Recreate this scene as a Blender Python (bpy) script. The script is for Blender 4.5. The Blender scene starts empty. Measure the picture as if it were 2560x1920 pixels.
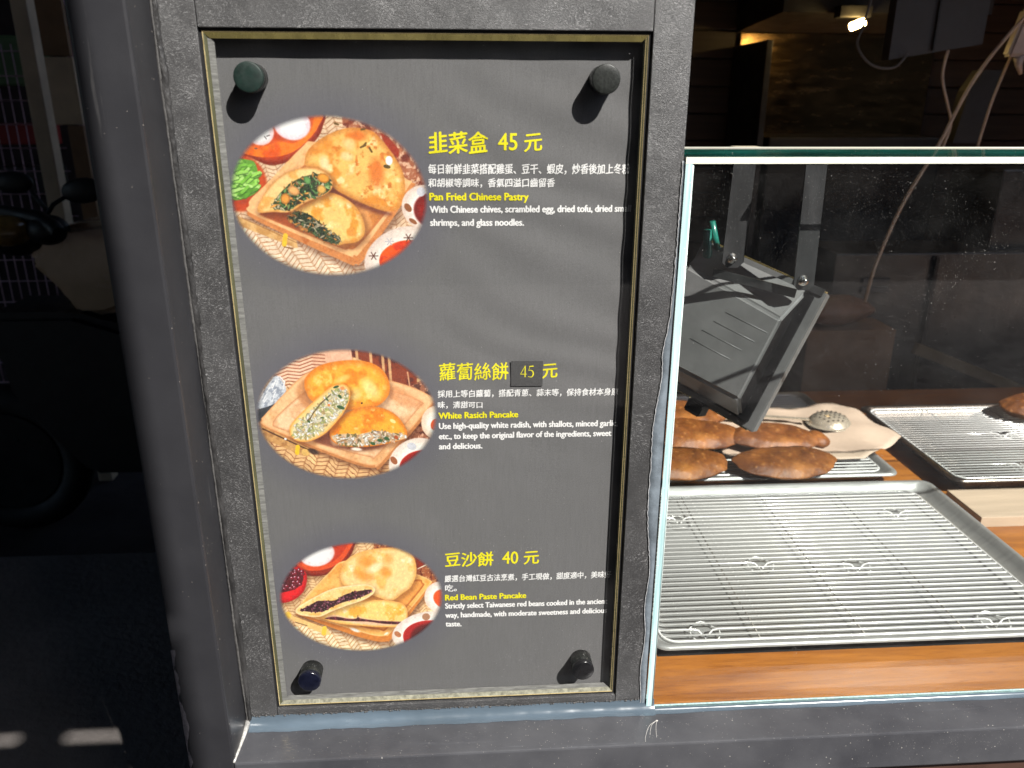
import bpy, bmesh, math, random
import numpy as np
from mathutils import Vector, Matrix
random.seed(7)
SC = bpy.context.scene
COL = SC.collection
# ---------------------------------------------------------------- camera, sky, sun, exposure
CF, CP, CYW, CR = 2000.0, 0.34016842, 0.06553937, 0.00388823
cpz, spz, cyz, syz = math.cos(CP), math.sin(CP), math.cos(CYW), math.sin(CYW)
fwd = Vector((syz*cpz, cyz*cpz, -spz)); rgt = Vector((cyz, -syz, 0)); upv = rgt.cross(fwd)
rr = rgt*math.cos(CR)+upv*math.sin(CR); uu = -rgt*math.sin(CR)+upv*math.cos(CR)
cd = bpy.data.cameras.new('camera'); cam = bpy.data.objects.new('camera', cd); COL.objects.link(cam)
cd.sensor_width = 36; cd.lens = 36*CF/2560; cd.clip_start = .02; cd.clip_end = 300
cam.matrix_world = Matrix(((rr.x, uu.x, -fwd.x, .0238371), (rr.y, uu.y, -fwd.y, -.7714124), (rr.z, uu.z, -fwd.z, -.0592615), (0, 0, 0, 1)))
cd.dof.use_dof = True; cd.dof.focus_distance = .93; cd.dof.aperture_fstop = 6.5
SC.camera = cam
LD = Vector((-.68, 1.0, -1.2)).normalized()
w = bpy.data.worlds.new('World'); SC.world = w; w.use_nodes = True
wn = w.node_tree.nodes; wl = w.node_tree.links
sky = wn.new('ShaderNodeTexSky'); sky.sky_type = 'NISHITA'; sky.sun_disc = False
sky.sun_elevation = math.asin(-LD.z); sky.sun_rotation = math.atan2(-LD.x, -LD.y)
wl.new(sky.outputs[0], wn['Background'].inputs[0]); wn['Background'].inputs[1].default_value = .085
sd = bpy.data.lights.new('sun', 'SUN'); sd.energy = 5.0; sd.angle = math.radians(.5); sd.color = (1, .965, .91)
so = bpy.data.objects.new('sun', sd); COL.objects.link(so); so.rotation_euler = LD.to_track_quat('-Z', 'Y').to_euler(); so.location = (3, -4, 5)
SC.view_settings.view_transform = 'Standard'; SC.view_settings.look = 'None'; SC.view_settings.gamma = 1
SC.view_settings.use_curve_mapping = False; SC.view_settings.exposure = .85
SC.cycles.max_bounces = 10; SC.cycles.transparent_max_bounces = 24; SC.cycles.glossy_bounces = 5; SC.cycles.diffuse_bounces = 4
SC.cycles.caustics_reflective = False; SC.cycles.caustics_refractive = False
SC.cycles.sample_clamp_indirect = 4
# ---------------------------------------------------------------- node helpers
def s2l(c):
    return tuple(((v/255)/12.92 if v/255 <= .04045 else ((v/255+.055)/1.055)**2.4) for v in c)
class NT:
    def __init__(s, name):
        s.m = bpy.data.materials.new(name); s.m.use_nodes = True; s.t = s.m.node_tree
        s.t.nodes.clear(); s.out = s.n('OutputMaterial'); s.co = None
    def n(s, t, **k):
        x = s.t.nodes.new('ShaderNode'+t)
        for a, b in k.items(): setattr(x, a, b)
        return x
    def l(s, a, b): s.t.links.new(a, b)
    def set(s, node, **k):
        for a, b in k.items():
            inp = node.inputs[a.replace('_', ' ')]
            if isinstance(b, bpy.types.NodeSocket): s.l(b, inp)
            else: inp.default_value = b if not (isinstance(b, tuple) and len(b) == 3 and inp.type == 'RGBA') else (*b, 1)
        return node
    def coord(s, scale=(1, 1, 1), rot=(0, 0, 0)):
        if s.co is None: s.co = s.n('TexCoord')
        mp = s.n('Mapping'); s.l(s.co.outputs['Object'], mp.inputs[0]); mp.inputs['Scale'].default_value = scale; mp.inputs['Rotation'].default_value = rot
        return mp.outputs[0]
    def noise(s, scale, detail=4, rough=.55, vec=None, dist=0):
        x = s.n('TexNoise'); s.l(vec if vec is not None else s.coord(), x.inputs['Vector'])
        x.inputs['Scale'].default_value = scale; x.inputs['Detail'].default_value = detail; x.inputs['Roughness'].default_value = rough; x.inputs['Distortion'].default_value = dist
        return x.outputs['Fac']
    def vor(s, scale, vec=None, out='Distance', feature='F1'):
        x = s.n('TexVoronoi', feature=feature); s.l(vec if vec is not None else s.coord(), x.inputs['Vector']); x.inputs['Scale'].default_value = scale
        return x.outputs[out]
    def math(s, op, a, b=0, c=None):
        x = s.n('Math', operation=op)
        for i, v in enumerate((a, b) if c is None else (a, b, c)):
            if isinstance(v, bpy.types.NodeSocket): s.l(v, x.inputs[i])
            else: x.inputs[i].default_value = v
        return x.outputs[0]
    def ramp(s, f, lo, hi, a=0., b=1.):
        x = s.n('MapRange', clamp=True); s.l(f, x.inputs[0])
        for i, v in ((1, lo), (2, hi), (3, a), (4, b)): x.inputs[i].default_value = v
        return x.outputs[0]
    def mixc(s, f, a, b, mode='MIX'):
        x = s.n('Mix', data_type='RGBA', blend_type=mode)
        for i, v in ((0, f), (6, a), (7, b)):
            if isinstance(v, bpy.types.NodeSocket): s.l(v, x.inputs[i])
            elif isinstance(v, tuple): x.inputs[i].default_value = (*v[:3], 1)
            else: x.inputs[i].default_value = v
        return x.outputs[2]
    def bump(s, h, strength=.3, dist=.001, prev=None):
        x = s.n('Bump'); s.l(h, x.inputs['Height']); x.inputs['Strength'].default_value = strength; x.inputs['Distance'].default_value = dist
        if prev is not None: s.l(prev, x.inputs['Normal'])
        return x.outputs[0]
    def pbr(s, col, rough=.5, metal=0, normal=None, spec=.5, **k):
        x = s.n('BsdfPrincipled')
        s.set(x, Base_Color=col, Roughness=rough, Metallic=metal)
        x.inputs['Specular IOR Level'].default_value = spec
        if normal is not None: s.l(normal, x.inputs['Normal'])
        s.set(x, **k)
        return x.outputs[0]
    def mixs(s, f, a, b):
        x = s.n('MixShader')
        if isinstance(f, bpy.types.NodeSocket): s.l(f, x.inputs[0])
        else: x.inputs[0].default_value = f
        s.l(a, x.inputs[1]); s.l(b, x.inputs[2]); return x.outputs[0]
    def done(s, sh):
        s.l(sh, s.out.inputs[0]); return s.m
def simple(name, col, rough=.5, metal=0, var=.25, vs=12, bs=200, bst=.15, spec=.5, stretch=(1, 1, 1), coat=0, bd=.0006):
    """plain surface with uneven colour, uneven gloss and fine relief"""
    t = NT(name); v = t.coord(stretch)
    n1 = t.noise(vs, 5, .6, v); c = t.mixc(t.ramp(n1, .3, .75), tuple(x*(1-var) for x in col), tuple(min(1, x*(1+var)) for x in col))
    r = t.ramp(t.noise(vs*2.3, 4, .6, v), .3, .7, max(.02, rough-.08), min(1, rough+.1))
    nb = t.bump(t.noise(bs, 3, .6, v), bst, bd)
    return t.done(t.pbr(c, r, metal, nb, spec, Coat_Weight=coat, Coat_Roughness=.1))
def dusty_specks(t, scale=260, keep=.72, size=.16, big=None):
    """sparse dust specks lying on a surface: a factor from 0 to 1"""
    x = t.n('TexVoronoi'); t.l(t.coord(), x.inputs['Vector']); x.inputs['Scale'].default_value = scale
    sep = t.n('SeparateColor'); t.l(x.outputs['Color'], sep.inputs[0])
    k = t.math('GREATER_THAN', sep.outputs[0], keep)
    sz = t.math('MULTIPLY', sep.outputs[1], size)
    f = t.math('MULTIPLY', k, t.math('LESS_THAN', x.outputs['Distance'], sz))
    return f
# ---------------------------------------------------------------- materials
def mat_panel():
    t = NT('textured_black_panel')
    dn = t.n('TexNoise'); t.l(t.coord(), dn.inputs['Vector']); dn.inputs['Scale'].default_value = 14; dn.inputs['Detail'].default_value = 3
    def warped(rot, st):
        mp = t.n('Mapping'); mp.inputs['Rotation'].default_value = rot; mp.inputs['Scale'].default_value = st
        ad = t.n('VectorMath', operation='MULTIPLY_ADD'); t.l(dn.outputs['Color'], ad.inputs[0]); ad.inputs[1].default_value = (.06, .06, .06); t.l(t.co.outputs['Object'], ad.inputs[2])
        t.l(ad.outputs[0], mp.inputs[0]); return mp.outputs[0]
    n1 = t.noise(1500, 3, .7, warped((0, .65, 0), (.22, 1, 1))); n2 = t.noise(1350, 3, .7, warped((0, -.75, 0), (.25, 1, 1)))
    k = t.ramp(t.noise(11, 3), .42, .58); g = t.noise(1900, 2, .8); g2 = t.noise(760, 3, .8)
    br = t.math('ADD', t.math('MULTIPLY', n1, k), t.math('MULTIPLY', n2, t.math('SUBTRACT', 1, k)))
    h = t.math('ADD', t.math('MULTIPLY', br, 1.3), t.math('ADD', t.math('MULTIPLY', g, .8), t.math('MULTIPLY', g2, .5)))
    nb = t.bump(h, .5, .0007)
    c = t.mixc(t.ramp(t.noise(9, 5, .6), .3, .75), (.026, .0255, .026), (.048, .047, .048))
    fl = t.math('ADD', t.math('MULTIPLY', br, .7), t.math('MULTIPLY', t.noise(1100, 3, .8), .3)); worn = t.math('MULTIPLY', t.ramp(fl, .53, .63), t.ramp(t.noise(18, 5, .7), .30, .62))  # worn is the mask of the painted sparkle flecks
    c = t.mixc(t.math('MULTIPLY', worn, .8), c, (.46, .455, .455))  # sparkle of the textured coat painted in as pale flecks
    r = t.ramp(t.noise(30, 4), .3, .7, .38, .54)
    return t.done(t.pbr(c, r, 0, nb, 1.0))
def mat_paint():
    t = NT('smooth_black_paint')
    c = t.mixc(t.ramp(t.noise(7, 5, .6), .3, .75), (.018, .018, .021), (.032, .032, .036))
    d = dusty_specks(t, 190, .90, .16); c = t.mixc(t.math('MULTIPLY', d, .75), c, (.42, .38, .34))
    sc = t.ramp(t.noise(46, 6, .7, t.coord((1, 1, .06), (0, .1, 0))), .68, .74)
    c = t.mixc(t.math('MULTIPLY', sc, .12), c, (.35, .34, .33))
    r = t.ramp(t.noise(16, 5), .3, .7, .34, .52)
    return t.done(t.pbr(c, r, 0, t.bump(t.noise(420, 3), .12, .0005), .42))
def mat_ledge():
    t = NT('dusty_black_ledge')
    c = t.mixc(t.ramp(t.noise(10, 5, .6), .3, .75), (.042, .043, .050), (.085, .086, .094))
    d = dusty_specks(t, 190, .82, .13); d2 = dusty_specks(t, 420, .7, .16)
    c = t.mixc(t.math('MULTIPLY', t.math('MAXIMUM', d, d2), .85), c, (.5, .48, .44))
    sc = t.ramp(t.noise(60, 6, .7, t.coord((.05, 1, 1), (0, 0, .12))), .62, .72); c = t.mixc(t.math('MULTIPLY', sc, .18), c, (.3, .32, .36))
    r = t.ramp(t.noise(14, 5, .6, t.coord((.3, 1, 1))), .3, .7, .22, .38)
    return t.done(t.pbr(c, r, 0, t.bump(t.noise(300, 3), .15, .0004), .6))
def mat_board():
    t = NT('matt_black_printed_board')
    lin = t.noise(520, 3, .7, t.coord((1, 1, .08))); gr = t.noise(900, 2, .7)
    c = t.mixc(t.ramp(t.noise(11, 5, .6), .3, .75), (.118, .118, .122), (.142, .141, .146))
    c = t.mixc(t.ramp(lin, .3, .7), (.114, .114, .117), c)
    c = t.mixc(t.ramp(gr, .35, .75, 0, .45), c, (.20, .199, .203))
    # bluish ink bleed round the three printed ovals
    sx = t.n('SeparateXYZ'); t.l(t.coord(), sx.inputs[0])
    for cz in (-.1474, -.3710, -.5950):
        dx = t.math('DIVIDE', t.math('ADD', sx.outputs[0], .098), .118); dz = t.math('DIVIDE', t.math('SUBTRACT', sx.outputs[2], cz), .098)
        rr_ = t.math('SQRT', t.math('ADD', t.math('MULTIPLY', dx, dx), t.math('MULTIPLY', dz, dz)))
        c = t.mixc(t.ramp(rr_, .72, 1.08, .6, 0), c, (.098, .097, .128))
    nb = t.bump(t.math('ADD', lin, gr), .22, .0004)
    return t.done(t.pbr(c, .62, 0, nb, .3))
def mat_glass(name, tint=(1, 1, 1), dust=.0, scr=False, rough=.0, specks=(230, .8, .1), big=1.0):
    t = NT(name)
    lw = t.n('LayerWeight'); lw.inputs[0].default_value = .5
    fr = t.math('ADD', .04, t.math('MULTIPLY', t.math('POWER', lw.outputs['Facing'], 5), .96))
    tr = t.n('BsdfTransparent'); tr.inputs[0].default_value = (*tint, 1)
    gl = t.n('BsdfGlossy'); gl.inputs['Roughness'].default_value = rough
    sh = t.mixs(fr, tr.outputs[0], gl.outputs[0])
    if dust > 0:
        f = dusty_specks(t, *specks)
        f = t.math('MAXIMUM', f, t.math('MULTIPLY', dusty_specks(t, specks[0]*2.4, .55, .12), .8))
        f = t.math('MULTIPLY', f, t.ramp(t.noise(14, 4), .40, .62, .15, 1))
        veil = t.math('MULTIPLY', t.ramp(t.noise(16, 7, .65), .38, .8), dust)
        if scr:
            s1 = t.ramp(t.noise(90, 3, .6, t.coord((1, 1, .05), (0, .6, 0))), .735, .76); s1 = t.math('MULTIPLY', s1, t.ramp(t.noise(5, 2), .58, .68)); f = t.math('MAXIMUM', f, t.math('MULTIPLY', s1, .7))
        f = t.math('MINIMUM', t.math('ADD', t.math('MULTIPLY', f, big), veil), 1)
        df = t.n('BsdfDiffuse'); df.inputs[0].default_value = (.72, .70, .68, 1)
        sh = t.mixs(f, sh, df.outputs[0])
    return t.done(sh)
def mat_glass_edge(name, col, col2, rough=.15, axis=(1, 1, .03)):
    t = NT(name)
    st = t.noise(260, 4, .6, t.coord(axis)); c = t.mixc(t.ramp(st, .35, .65), col, col2)
    d = dusty_specks(t, 300, .8, .2); c = t.mixc(t.math('MULTIPLY', d, .6), c, (.8, .8, .75))
    return t.done(t.pbr(c, rough, 0, t.bump(st, .4, .0006), .6))
def mat_wood_laminate():
    t = NT('orange_wood_laminate')
    v = t.coord((.55, 5.5, 1)); wv = t.noise(7, 8, .62, v, 1.3)
    c = t.mixc(t.ramp(wv, .30, .72), (.20, .058, .009), (.46, .165, .022))
    pores = t.ramp(t.noise(75, 6, .72, t.coord((.35, 6, 1), (0, 0, .05)), .9), .53, .64); c = t.mixc(t.math('MULTIPLY', pores, .75), c, (.16, .042, .008))
    c = t.mixc(t.ramp(t.noise(3, 3), .35, .7, 0, .35), c, (.54, .23, .05))
    return t.done(t.pbr(c, t.ramp(wv, .3, .7, .36, .48), 0, t.bump(pores, .2, .0004), .5))
def mat_steel(name, base=(.62, .61, .60), rough=.3, scale=(1, 14, 1), stain=.0):
    t = NT(name); b = t.noise(60, 5, .65, t.coord(scale)); g = t.noise(18, 6, .65)
    c = t.mixc(t.ramp(g, .3, .75), tuple(v*.82 for v in base), base)
    if stain: c = t.mixc(t.math('MULTIPLY', t.ramp(t.noise(24, 6, .7), .6, .75), stain), c, (.22, .13, .06))
    return t.done(t.pbr(c, t.math('ADD', t.ramp(b, .3, .7, rough-.06, rough+.08), 0), 1, t.bump(b, .08, .0004), .5))
def mat_crust():
    t = NT('fried_crust')
    n = t.noise(16, 7, .65, None, .5); n2 = t.noise(55, 5, .7)
    c = t.mixc(t.ramp(n, .30, .70), (.060, .017, .005), (.27, .092, .018))
    c = t.mixc(t.ramp(n2, .55, .75, 0, .75), c, (.09, .026, .010)); c = t.mixc(t.ramp(t.noise(9, 4), .55, .75, 0, .6), c, (.46, .20, .05))
    bl = t.ramp(t.vor(75, None, 'Distance', 'SMOOTH_F1'), 0, .6, 1, 0); fn_ = t.noise(230, 4, .7)
    c = t.mixc(t.math('MULTIPLY', t.ramp(fn_, .55, .7), .5), c, (.05, .014, .005)); c = t.mixc(t.ramp(bl, .55, .95, 0, .45), c, (.44, .19, .05))
    h = t.math('ADD', t.math('ADD', t.math('MULTIPLY', n, 1.0), t.math('MULTIPLY', n2, .6)), t.math('ADD', t.math('MULTIPLY', bl, .5), t.math('MULTIPLY', fn_, .25)))
    return t.done(t.pbr(c, .5, 0, t.bump(h, .55, .003), .35, Subsurface_Weight=.08, Subsurface_Scale=.004))
def mat_print():
    t = NT('printed_food_photograph')
    a = t.n('VertexColor'); a.layer_name = 'ink'
    gr = t.noise(700, 2, .7); c = t.mixc(t.ramp(gr, .3, .7, 0, .10), a.outputs[0], (.5, .45, .42))
    p = t.pbr(c, .55, 0, t.bump(gr, .12, .0003), .3); tr = t.n('BsdfTransparent')
    return t.done(t.mixs(a.outputs[1], tr.outputs[0], p))
def mat_emit(name, col, st):
    t = NT(name); e = t.n('Emission'); e.inputs[0].default_value = (*col, 1); e.inputs[1].default_value = st
    return t.done(e.outputs[0])
def mat_ink(name, col):
    t = NT(name); c = t.mixc(t.ramp(t.noise(600, 3, .7), .3, .7), tuple(v*.86 for v in col), col)
    return t.done(t.pbr(c, .5, 0, None, .3))
M = dict(
    panel=mat_panel(), paint=mat_paint(), ledge=mat_ledge(), board=mat_board(), laminate=mat_wood_laminate(), crust=mat_crust(), prnt=mat_print(),
    acrylic=mat_glass('clear_acrylic', (.985, .985, .98), .005, False, .02, (300, .86, .07), .6),
    pane=mat_glass('display_glass', (.975, .985, .98), .010, True, .0, (300, .82, .07), .7),
    top_glass=mat_glass('green_tinted_glass', (.95, .985, .975), .01, False, .0, (240, .8, .1)),
    edge_cream=mat_glass_edge('cream_glass_edge', (.80, .80, .66), (.86, .85, .76), .2, (.03, 1, 1)),
    edge_cyan=mat_glass_edge('cyan_glass_edge', (.30, .50, .52), (.62, .76, .76)),
    edge_green=mat_glass_edge('deep_green_glass_edge', (.004, .10, .08), (.02, .26, .21), .1, (.03, 1, 1)),
    gold=simple('refracted_olive_gold_acrylic_edge', (.30, .25, .09), .28, .35, .35, 60, 300, .2, stretch=(1, 1, .3)),
    olive=simple('shaded_olive_acrylic_edge', (.10, .10, .055), .25, .2, .5, 60, 300, .2, stretch=(1, 1, .2)), lightband=simple('pale_hatched_light_band', (.19, .19, .18), .4, 0, .45, 220, 500, .8, stretch=(.3, 1, 2)), creamstrip=simple('lit_cream_acrylic_edge', (.24, .235, .18), .4, 0, .5, 190, 500, .8),  # refraction and light on the acrylic edge painted in, one tone per side
    glintline=simple('gold_glint', (.50, .40, .20), .3, .4, .2, 90),  # bright line of the edge put into the colour
    knob_green=simple('matt_green_black_cap', (.004, .016, .012), .55, 0, .4, 160, 900, .2),
    knob_grey=simple('dusty_grey_cap', (.016, .018, .016), .4, 0, .8, 400, 900, .25),
    knob_navy=simple('glossy_navy_black_cap', (.006, .007, .016), .16, 0, .4, 160, 700, .2),
    knob_black=simple('glossy_black_cap', (.010, .010, .011), .2, 0, .4, 160, 500, .2),
    barrel=simple('black_anodised_barrel', (.035, .037, .035), .3, .6, .3, 160, 500, .2),
    seal=simple('cloudy_silicone', (.17, .20, .23), .25, 0, .4, 40, 160, .6, .6),
    seal_black=simple('rough_black_sealant', (.030, .029, .029), .45, 0, .7, 90, 150, .9, .6, (1, 1, .35), bd=.003),
    seal_sky=simple('sky_tinted_silicone', (.085, .115, .145), .2, 0, .25, 30, 120, .35, .8, (.2, 1, 1)),
    seal_rim=simple('milky_ragged_rim', (.42, .42, .43), .4, 0, .5, 240), seal_crumb=simple('greyish_white_sealant_edge', (.08, .077, .075), .5, 0, .4, 200),
    white_ink=mat_ink('white_ink', (.84, .84, .84)), yellow_ink=mat_ink('yellow_ink', (.80, .73, .02)),
    sticker=simple('charcoal_paper_sticker', (.058, .058, .060), .6, 0, .25, 500, 900, .3),
    tray=simple('brushed_aluminium', (.40, .405, .395), .38, .45, .14, 14, 300, .15, .7, (1, 8, 1)), rack=simple('bright_chromed_wire', (.92, .92, .90), .2, .2, .08, 30, 200, .05, .8),
    tray_dark=mat_steel('worn_dark_tray_steel', (.34, .29, .25), .30, (10, 1, 1), .5),
    lampbody=simple('grey_cast_housing', (.17, .17, .17), .42, .2, .15, 30, 500, .3), lampblack=simple('black_rubber_gasket', (.006, .006, .007), .6, spec=.15),
    arm=simple('dull_grey_steel_strip', (.06, .06, .062), .38, .6, .4, 24, 300, .3, stretch=(1, 1, .3)), bolt=mat_steel('zinc_bolt', (.7, .69, .66), .25, (1, 1, 1)),
    brass=simple('polished_brass_edge', (.72, .55, .22), .2, .9, .2, 60),
    paper=simple('greaseproof_paper', (.48, .37, .28), .6, 0, .15, 9, 220, .4), skimmer=simple('skimmer_steel', (.62, .54, .42), .22, .6, .15, 60),
    hole=simple('dark_hole', (.01, .008, .006), .6), card=simple('pale_pine_board', (.56, .44, .32), .55, 0, .14, 14, 200, .3, stretch=(.3, 4, 1)),
    plank=simple('brown_stained_boards', (.05, .030, .018), .5, 0, .35, 10, 120, .4, stretch=(.4, 1, 6)),
    darkmetal=simple('dark_range_steel', (.05, .05, .052), .35, .5, .4, 8), black=simple('matt_black_plastic', (.012, .012, .013), .5, 0, .4, 20),
    greybox=simple('grey_plastic_housing', (.05, .05, .053), .5, 0, .2, 12), cable=simple('beige_cable_sheath', (.62, .54, .44), .45, 0, .2, 30),
    white_plastic=simple('white_plastic', (.55, .50, .46), .4, 0, .15, 30), backsplash=simple('greasy_steel_backsplash', (.17, .11, .055), .2, 1, .3, 8, 60, .1, stretch=(1, 1, 4), bd=.001),
    carton=simple('brown_carton', (.20, .115, .065), .7, 0, .25, 9), green=simple('green_rubber_grip', (.012, .16, .12), .3, 0, .3, 60, coat=.5),
    red=simple('red_plastic', (.35, .02, .02), .4), shop_beige=simple('beige_painted_post', (.62, .48, .34), .6, 0, .2, 9),
    shop_brown=simple('brown_shop_boarding', (.22, .12, .06), .6, 0, .25, 9), pinkwire=simple('pink_plastic_coated_wire', (.62, .42, .52), .4),
    blue=simple('blue_packet', (.03, .10, .30), .4), greenpk=simple('green_packet', (.12, .22, .10), .5), whitepk=simple('white_packet', (.5, .48, .46), .5), pinkpk=simple('mauve_drawer', (.48, .28, .36), .5),
    cream_paint=simple('cream_scooter_paint', (.62, .44, .27), .22, 0, .15, 9, 60, .05, coat=.6), amber=simple('amber_lamp_lens', (.42, .25, .07), .15, 0, .4, 40, coat=.8),
    tape=simple('yellowed_tape', (.42, .38, .28), .5), tyre=simple('tyre_rubber', (.015, .015, .015), .7), asphalt=simple('street_asphalt', (.042, .034, .035), .85, 0, .35, 6, 90, .8, bd=.004),
    concrete=simple('concrete_paving', (.20, .18, .17), .85, 0, .3, 3, 60, .6, bd=.004), render=simple('street_render', (.07, .055, .05), .8, 0, .25, 1.5),
    darkwall=simple('dark_shop_wall', (.05, .035, .035), .8, 0, .4, 5), canvas=simple('charcoal_awning_canvas', (.04, .04, .045), .8, 0, .2, 20),
    window=simple('dark_window_glass', (.02, .025, .03), .08, 0, .2, 2, 1, 0), floor_tile=simple('dark_kitchen_floor', (.07, .05, .045), .5, 0, .3, 6),
    tube=mat_emit('lit_hood_lamp', (1, .66, .22), 60.0),
)
# ---------------------------------------------------------------- mesh helpers
def axes(d):
    d = Vector(d).normalized(); a = Vector((0, 0, 1)) if abs(d.z) < .9 else Vector((1, 0, 0))
    x = d.cross(a).normalized(); return d, x, d.cross(x)
class MB:
    """collects shapes into one mesh object, in world coordinates"""
    def __init__(s): s.bm = bmesh.new()
    def poly(s, pts, m=0):
        f = s.bm.faces.new([s.bm.verts.new(p) for p in pts]); f.material_index = m; return f
    def box(s, x0, x1, y0, y1, z0, z1, bev=0, m=0, mats=None):
        v = [s.bm.verts.new(p) for p in ((x0, y0, z0), (x1, y0, z0), (x1, y1, z0), (x0, y1, z0), (x0, y0, z1), (x1, y0, z1), (x1, y1, z1), (x0, y1, z1))]
        fs = []
        for k, idx in enumerate(((0, 3, 2, 1), (4, 5, 6, 7), (0, 1, 5, 4), (1, 2, 6, 5), (2, 3, 7, 6), (3, 0, 4, 7))):   # bottom top front right back left
            f = s.bm.faces.new([v[i] for i in idx]); f.material_index = mats[k] if mats else m; fs.append(f)
        if bev: bmesh.ops.bevel(s.bm, geom=list({e for f in fs for e in f.edges}), offset=bev, segments=2, affect='EDGES', profile=.6)
        return s
    def obox(s, o, a, b, c, bev=0, m=0):
        """oriented box from corner o with edge vectors a, b, c"""
        o, a, b, c = map(Vector, (o, a, b, c))
        v = [s.bm.verts.new(p) for p in (o, o+a, o+a+b, o+b, o+c, o+a+c, o+a+b+c, o+b+c)]; fs = []
        for idx in ((0, 3, 2, 1), (4, 5, 6, 7), (0, 1, 5, 4), (1, 2, 6, 5), (2, 3, 7, 6), (3, 0, 4, 7)):
            f = s.bm.faces.new([v[i] for i in idx]); f.material_index = m; fs.append(f)
        bmesh.ops.recalc_face_normals(s.bm, faces=fs)
        if bev: bmesh.ops.bevel(s.bm, geom=list({e for f in fs for e in f.edges}), offset=bev, segments=2, affect='EDGES')
        return s
    def tube(s, pts, r, n=10, m=0, closed=False, caps=True):
        pts = [Vector(p) for p in pts]; rs = r if isinstance(r, (list, tuple)) else [r]*len(pts); rings = []; N = len(pts); X = None
        for i, p in enumerate(pts):
            if closed: d = pts[(i+1) % N]-pts[i-1]
            else: d = pts[min(i+1, N-1)]-pts[max(i-1, 0)]
            d.normalize()
            if X is None: X = axes(d)[1]
            X = (X-d*X.dot(d)).normalized(); Y = d.cross(X)
            rings.append([s.bm.verts.new(p+(X*math.cos(2*math.pi*k/n)+Y*math.sin(2*math.pi*k/n))*rs[i]) for k in range(n)])
        for i in range(N if closed else N-1):
            a, b = rings[i], rings[(i+1) % N]
            for k in range(n):
                f = s.bm.faces.new((a[k], a[(k+1) % n], b[(k+1) % n], b[k])); f.smooth = True; f.material_index = m
        if caps and not closed:
            for q in (rings[0][::-1], rings[-1]): f = s.bm.faces.new(q); f.material_index = m
        return s
    def lathe(s, c, axis, prof, n=32, m=0):
        """prof: list of (distance along axis, radius)"""
        c = Vector(c); d, X, Y = axes(axis); rings = []
        for t, r in prof: rings.append([s.bm.verts.new(c+d*t+(X*math.cos(2*math.pi*k/n)+Y*math.sin(2*math.pi*k/n))*max(r, 1e-5)) for k in range(n)])
        for a, b in zip(rings[:-1], rings[1:]):
            for k in range(n):
                f = s.bm.faces.new((a[k], a[(k+1) % n], b[(k+1) % n], b[k])); f.smooth = True; f.material_index = m
        for q in (rings[0][::-1], rings[-1]): f = s.bm.faces.new(q); f.material_index = m
        return s
    def prism(s, pts, d, m=0):
        """flat outline pts pushed along vector d"""
        d = Vector(d); a = [s.bm.verts.new(p) for p in pts]; b = [s.bm.verts.new(Vector(p)+d) for p in pts]; n = len(pts)
        fs = [s.bm.faces.new(a[::-1]), s.bm.faces.new(b)]+[s.bm.faces.new((a[k], a[(k+1) % n], b[(k+1) % n], b[k])) for k in range(n)]
        for f in fs: f.material_index = m
        bmesh.ops.recalc_face_normals(s.bm, faces=fs); return s
    def ellipsoid(s, c, r, seg=24, rings=14, rot=None, fn=None, m=0):
        mt = Matrix.Translation(c) @ (rot.to_4x4() if rot else Matrix()) @ Matrix.Diagonal((*r, 1))
        g = bmesh.ops.create_uvsphere(s.bm, u_segments=seg, v_segments=rings, radius=1)
        for v in g['verts']:
            p = v.co.copy()
            if fn: p = fn(p)
            v.co = mt @ p
            for f in v.link_faces: f.smooth = True; f.material_index = m
        return s
    def build(s, name, mats, parent=None, smooth=False, loc=None):
        o0 = Vector(loc) if loc is not None else (origin(parent) if parent else Vector((0, 0, 0)))
        bmesh.ops.translate(s.bm, verts=s.bm.verts, vec=-o0)
        me = bpy.data.meshes.new(name); s.bm.to_mesh(me); s.bm.free()
        for m_ in (mats if isinstance(mats, (list, tuple)) else [mats]): me.materials.append(M[m_] if isinstance(m_, str) else m_)
        if smooth: me.shade_smooth()
        o = bpy.data.objects.new(name, me); COL.objects.link(o)
        if parent: o.parent = parent; o.location = o0-origin(parent)
        else: o.location = o0
        return o
def origin(o):
    v = Vector((0, 0, 0))
    while o: v = v+o.location; o = o.parent
    return v
def tag(o, label, cat, group=None, kind=None):
    if label: o['label'] = label
    if cat: o['category'] = cat
    if group: o['group'] = group
    if kind: o['kind'] = kind
    return o
def thing(name, label, cat, loc=(0, 0, 0), group=None):
    o = bpy.data.objects.new(name, None); o.empty_display_size = .05; COL.objects.link(o); o.location = loc
    return tag(o, label, cat, group)
def struct(o): o['kind'] = 'structure'; return o
def dupe(o, parent, loc, rot=None, scale=None):
    c = o.copy(); COL.objects.link(c); c.parent = parent; c.location = loc
    if rot is not None: c.rotation_euler = rot
    if scale is not None: c.scale = scale
    return c
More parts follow.
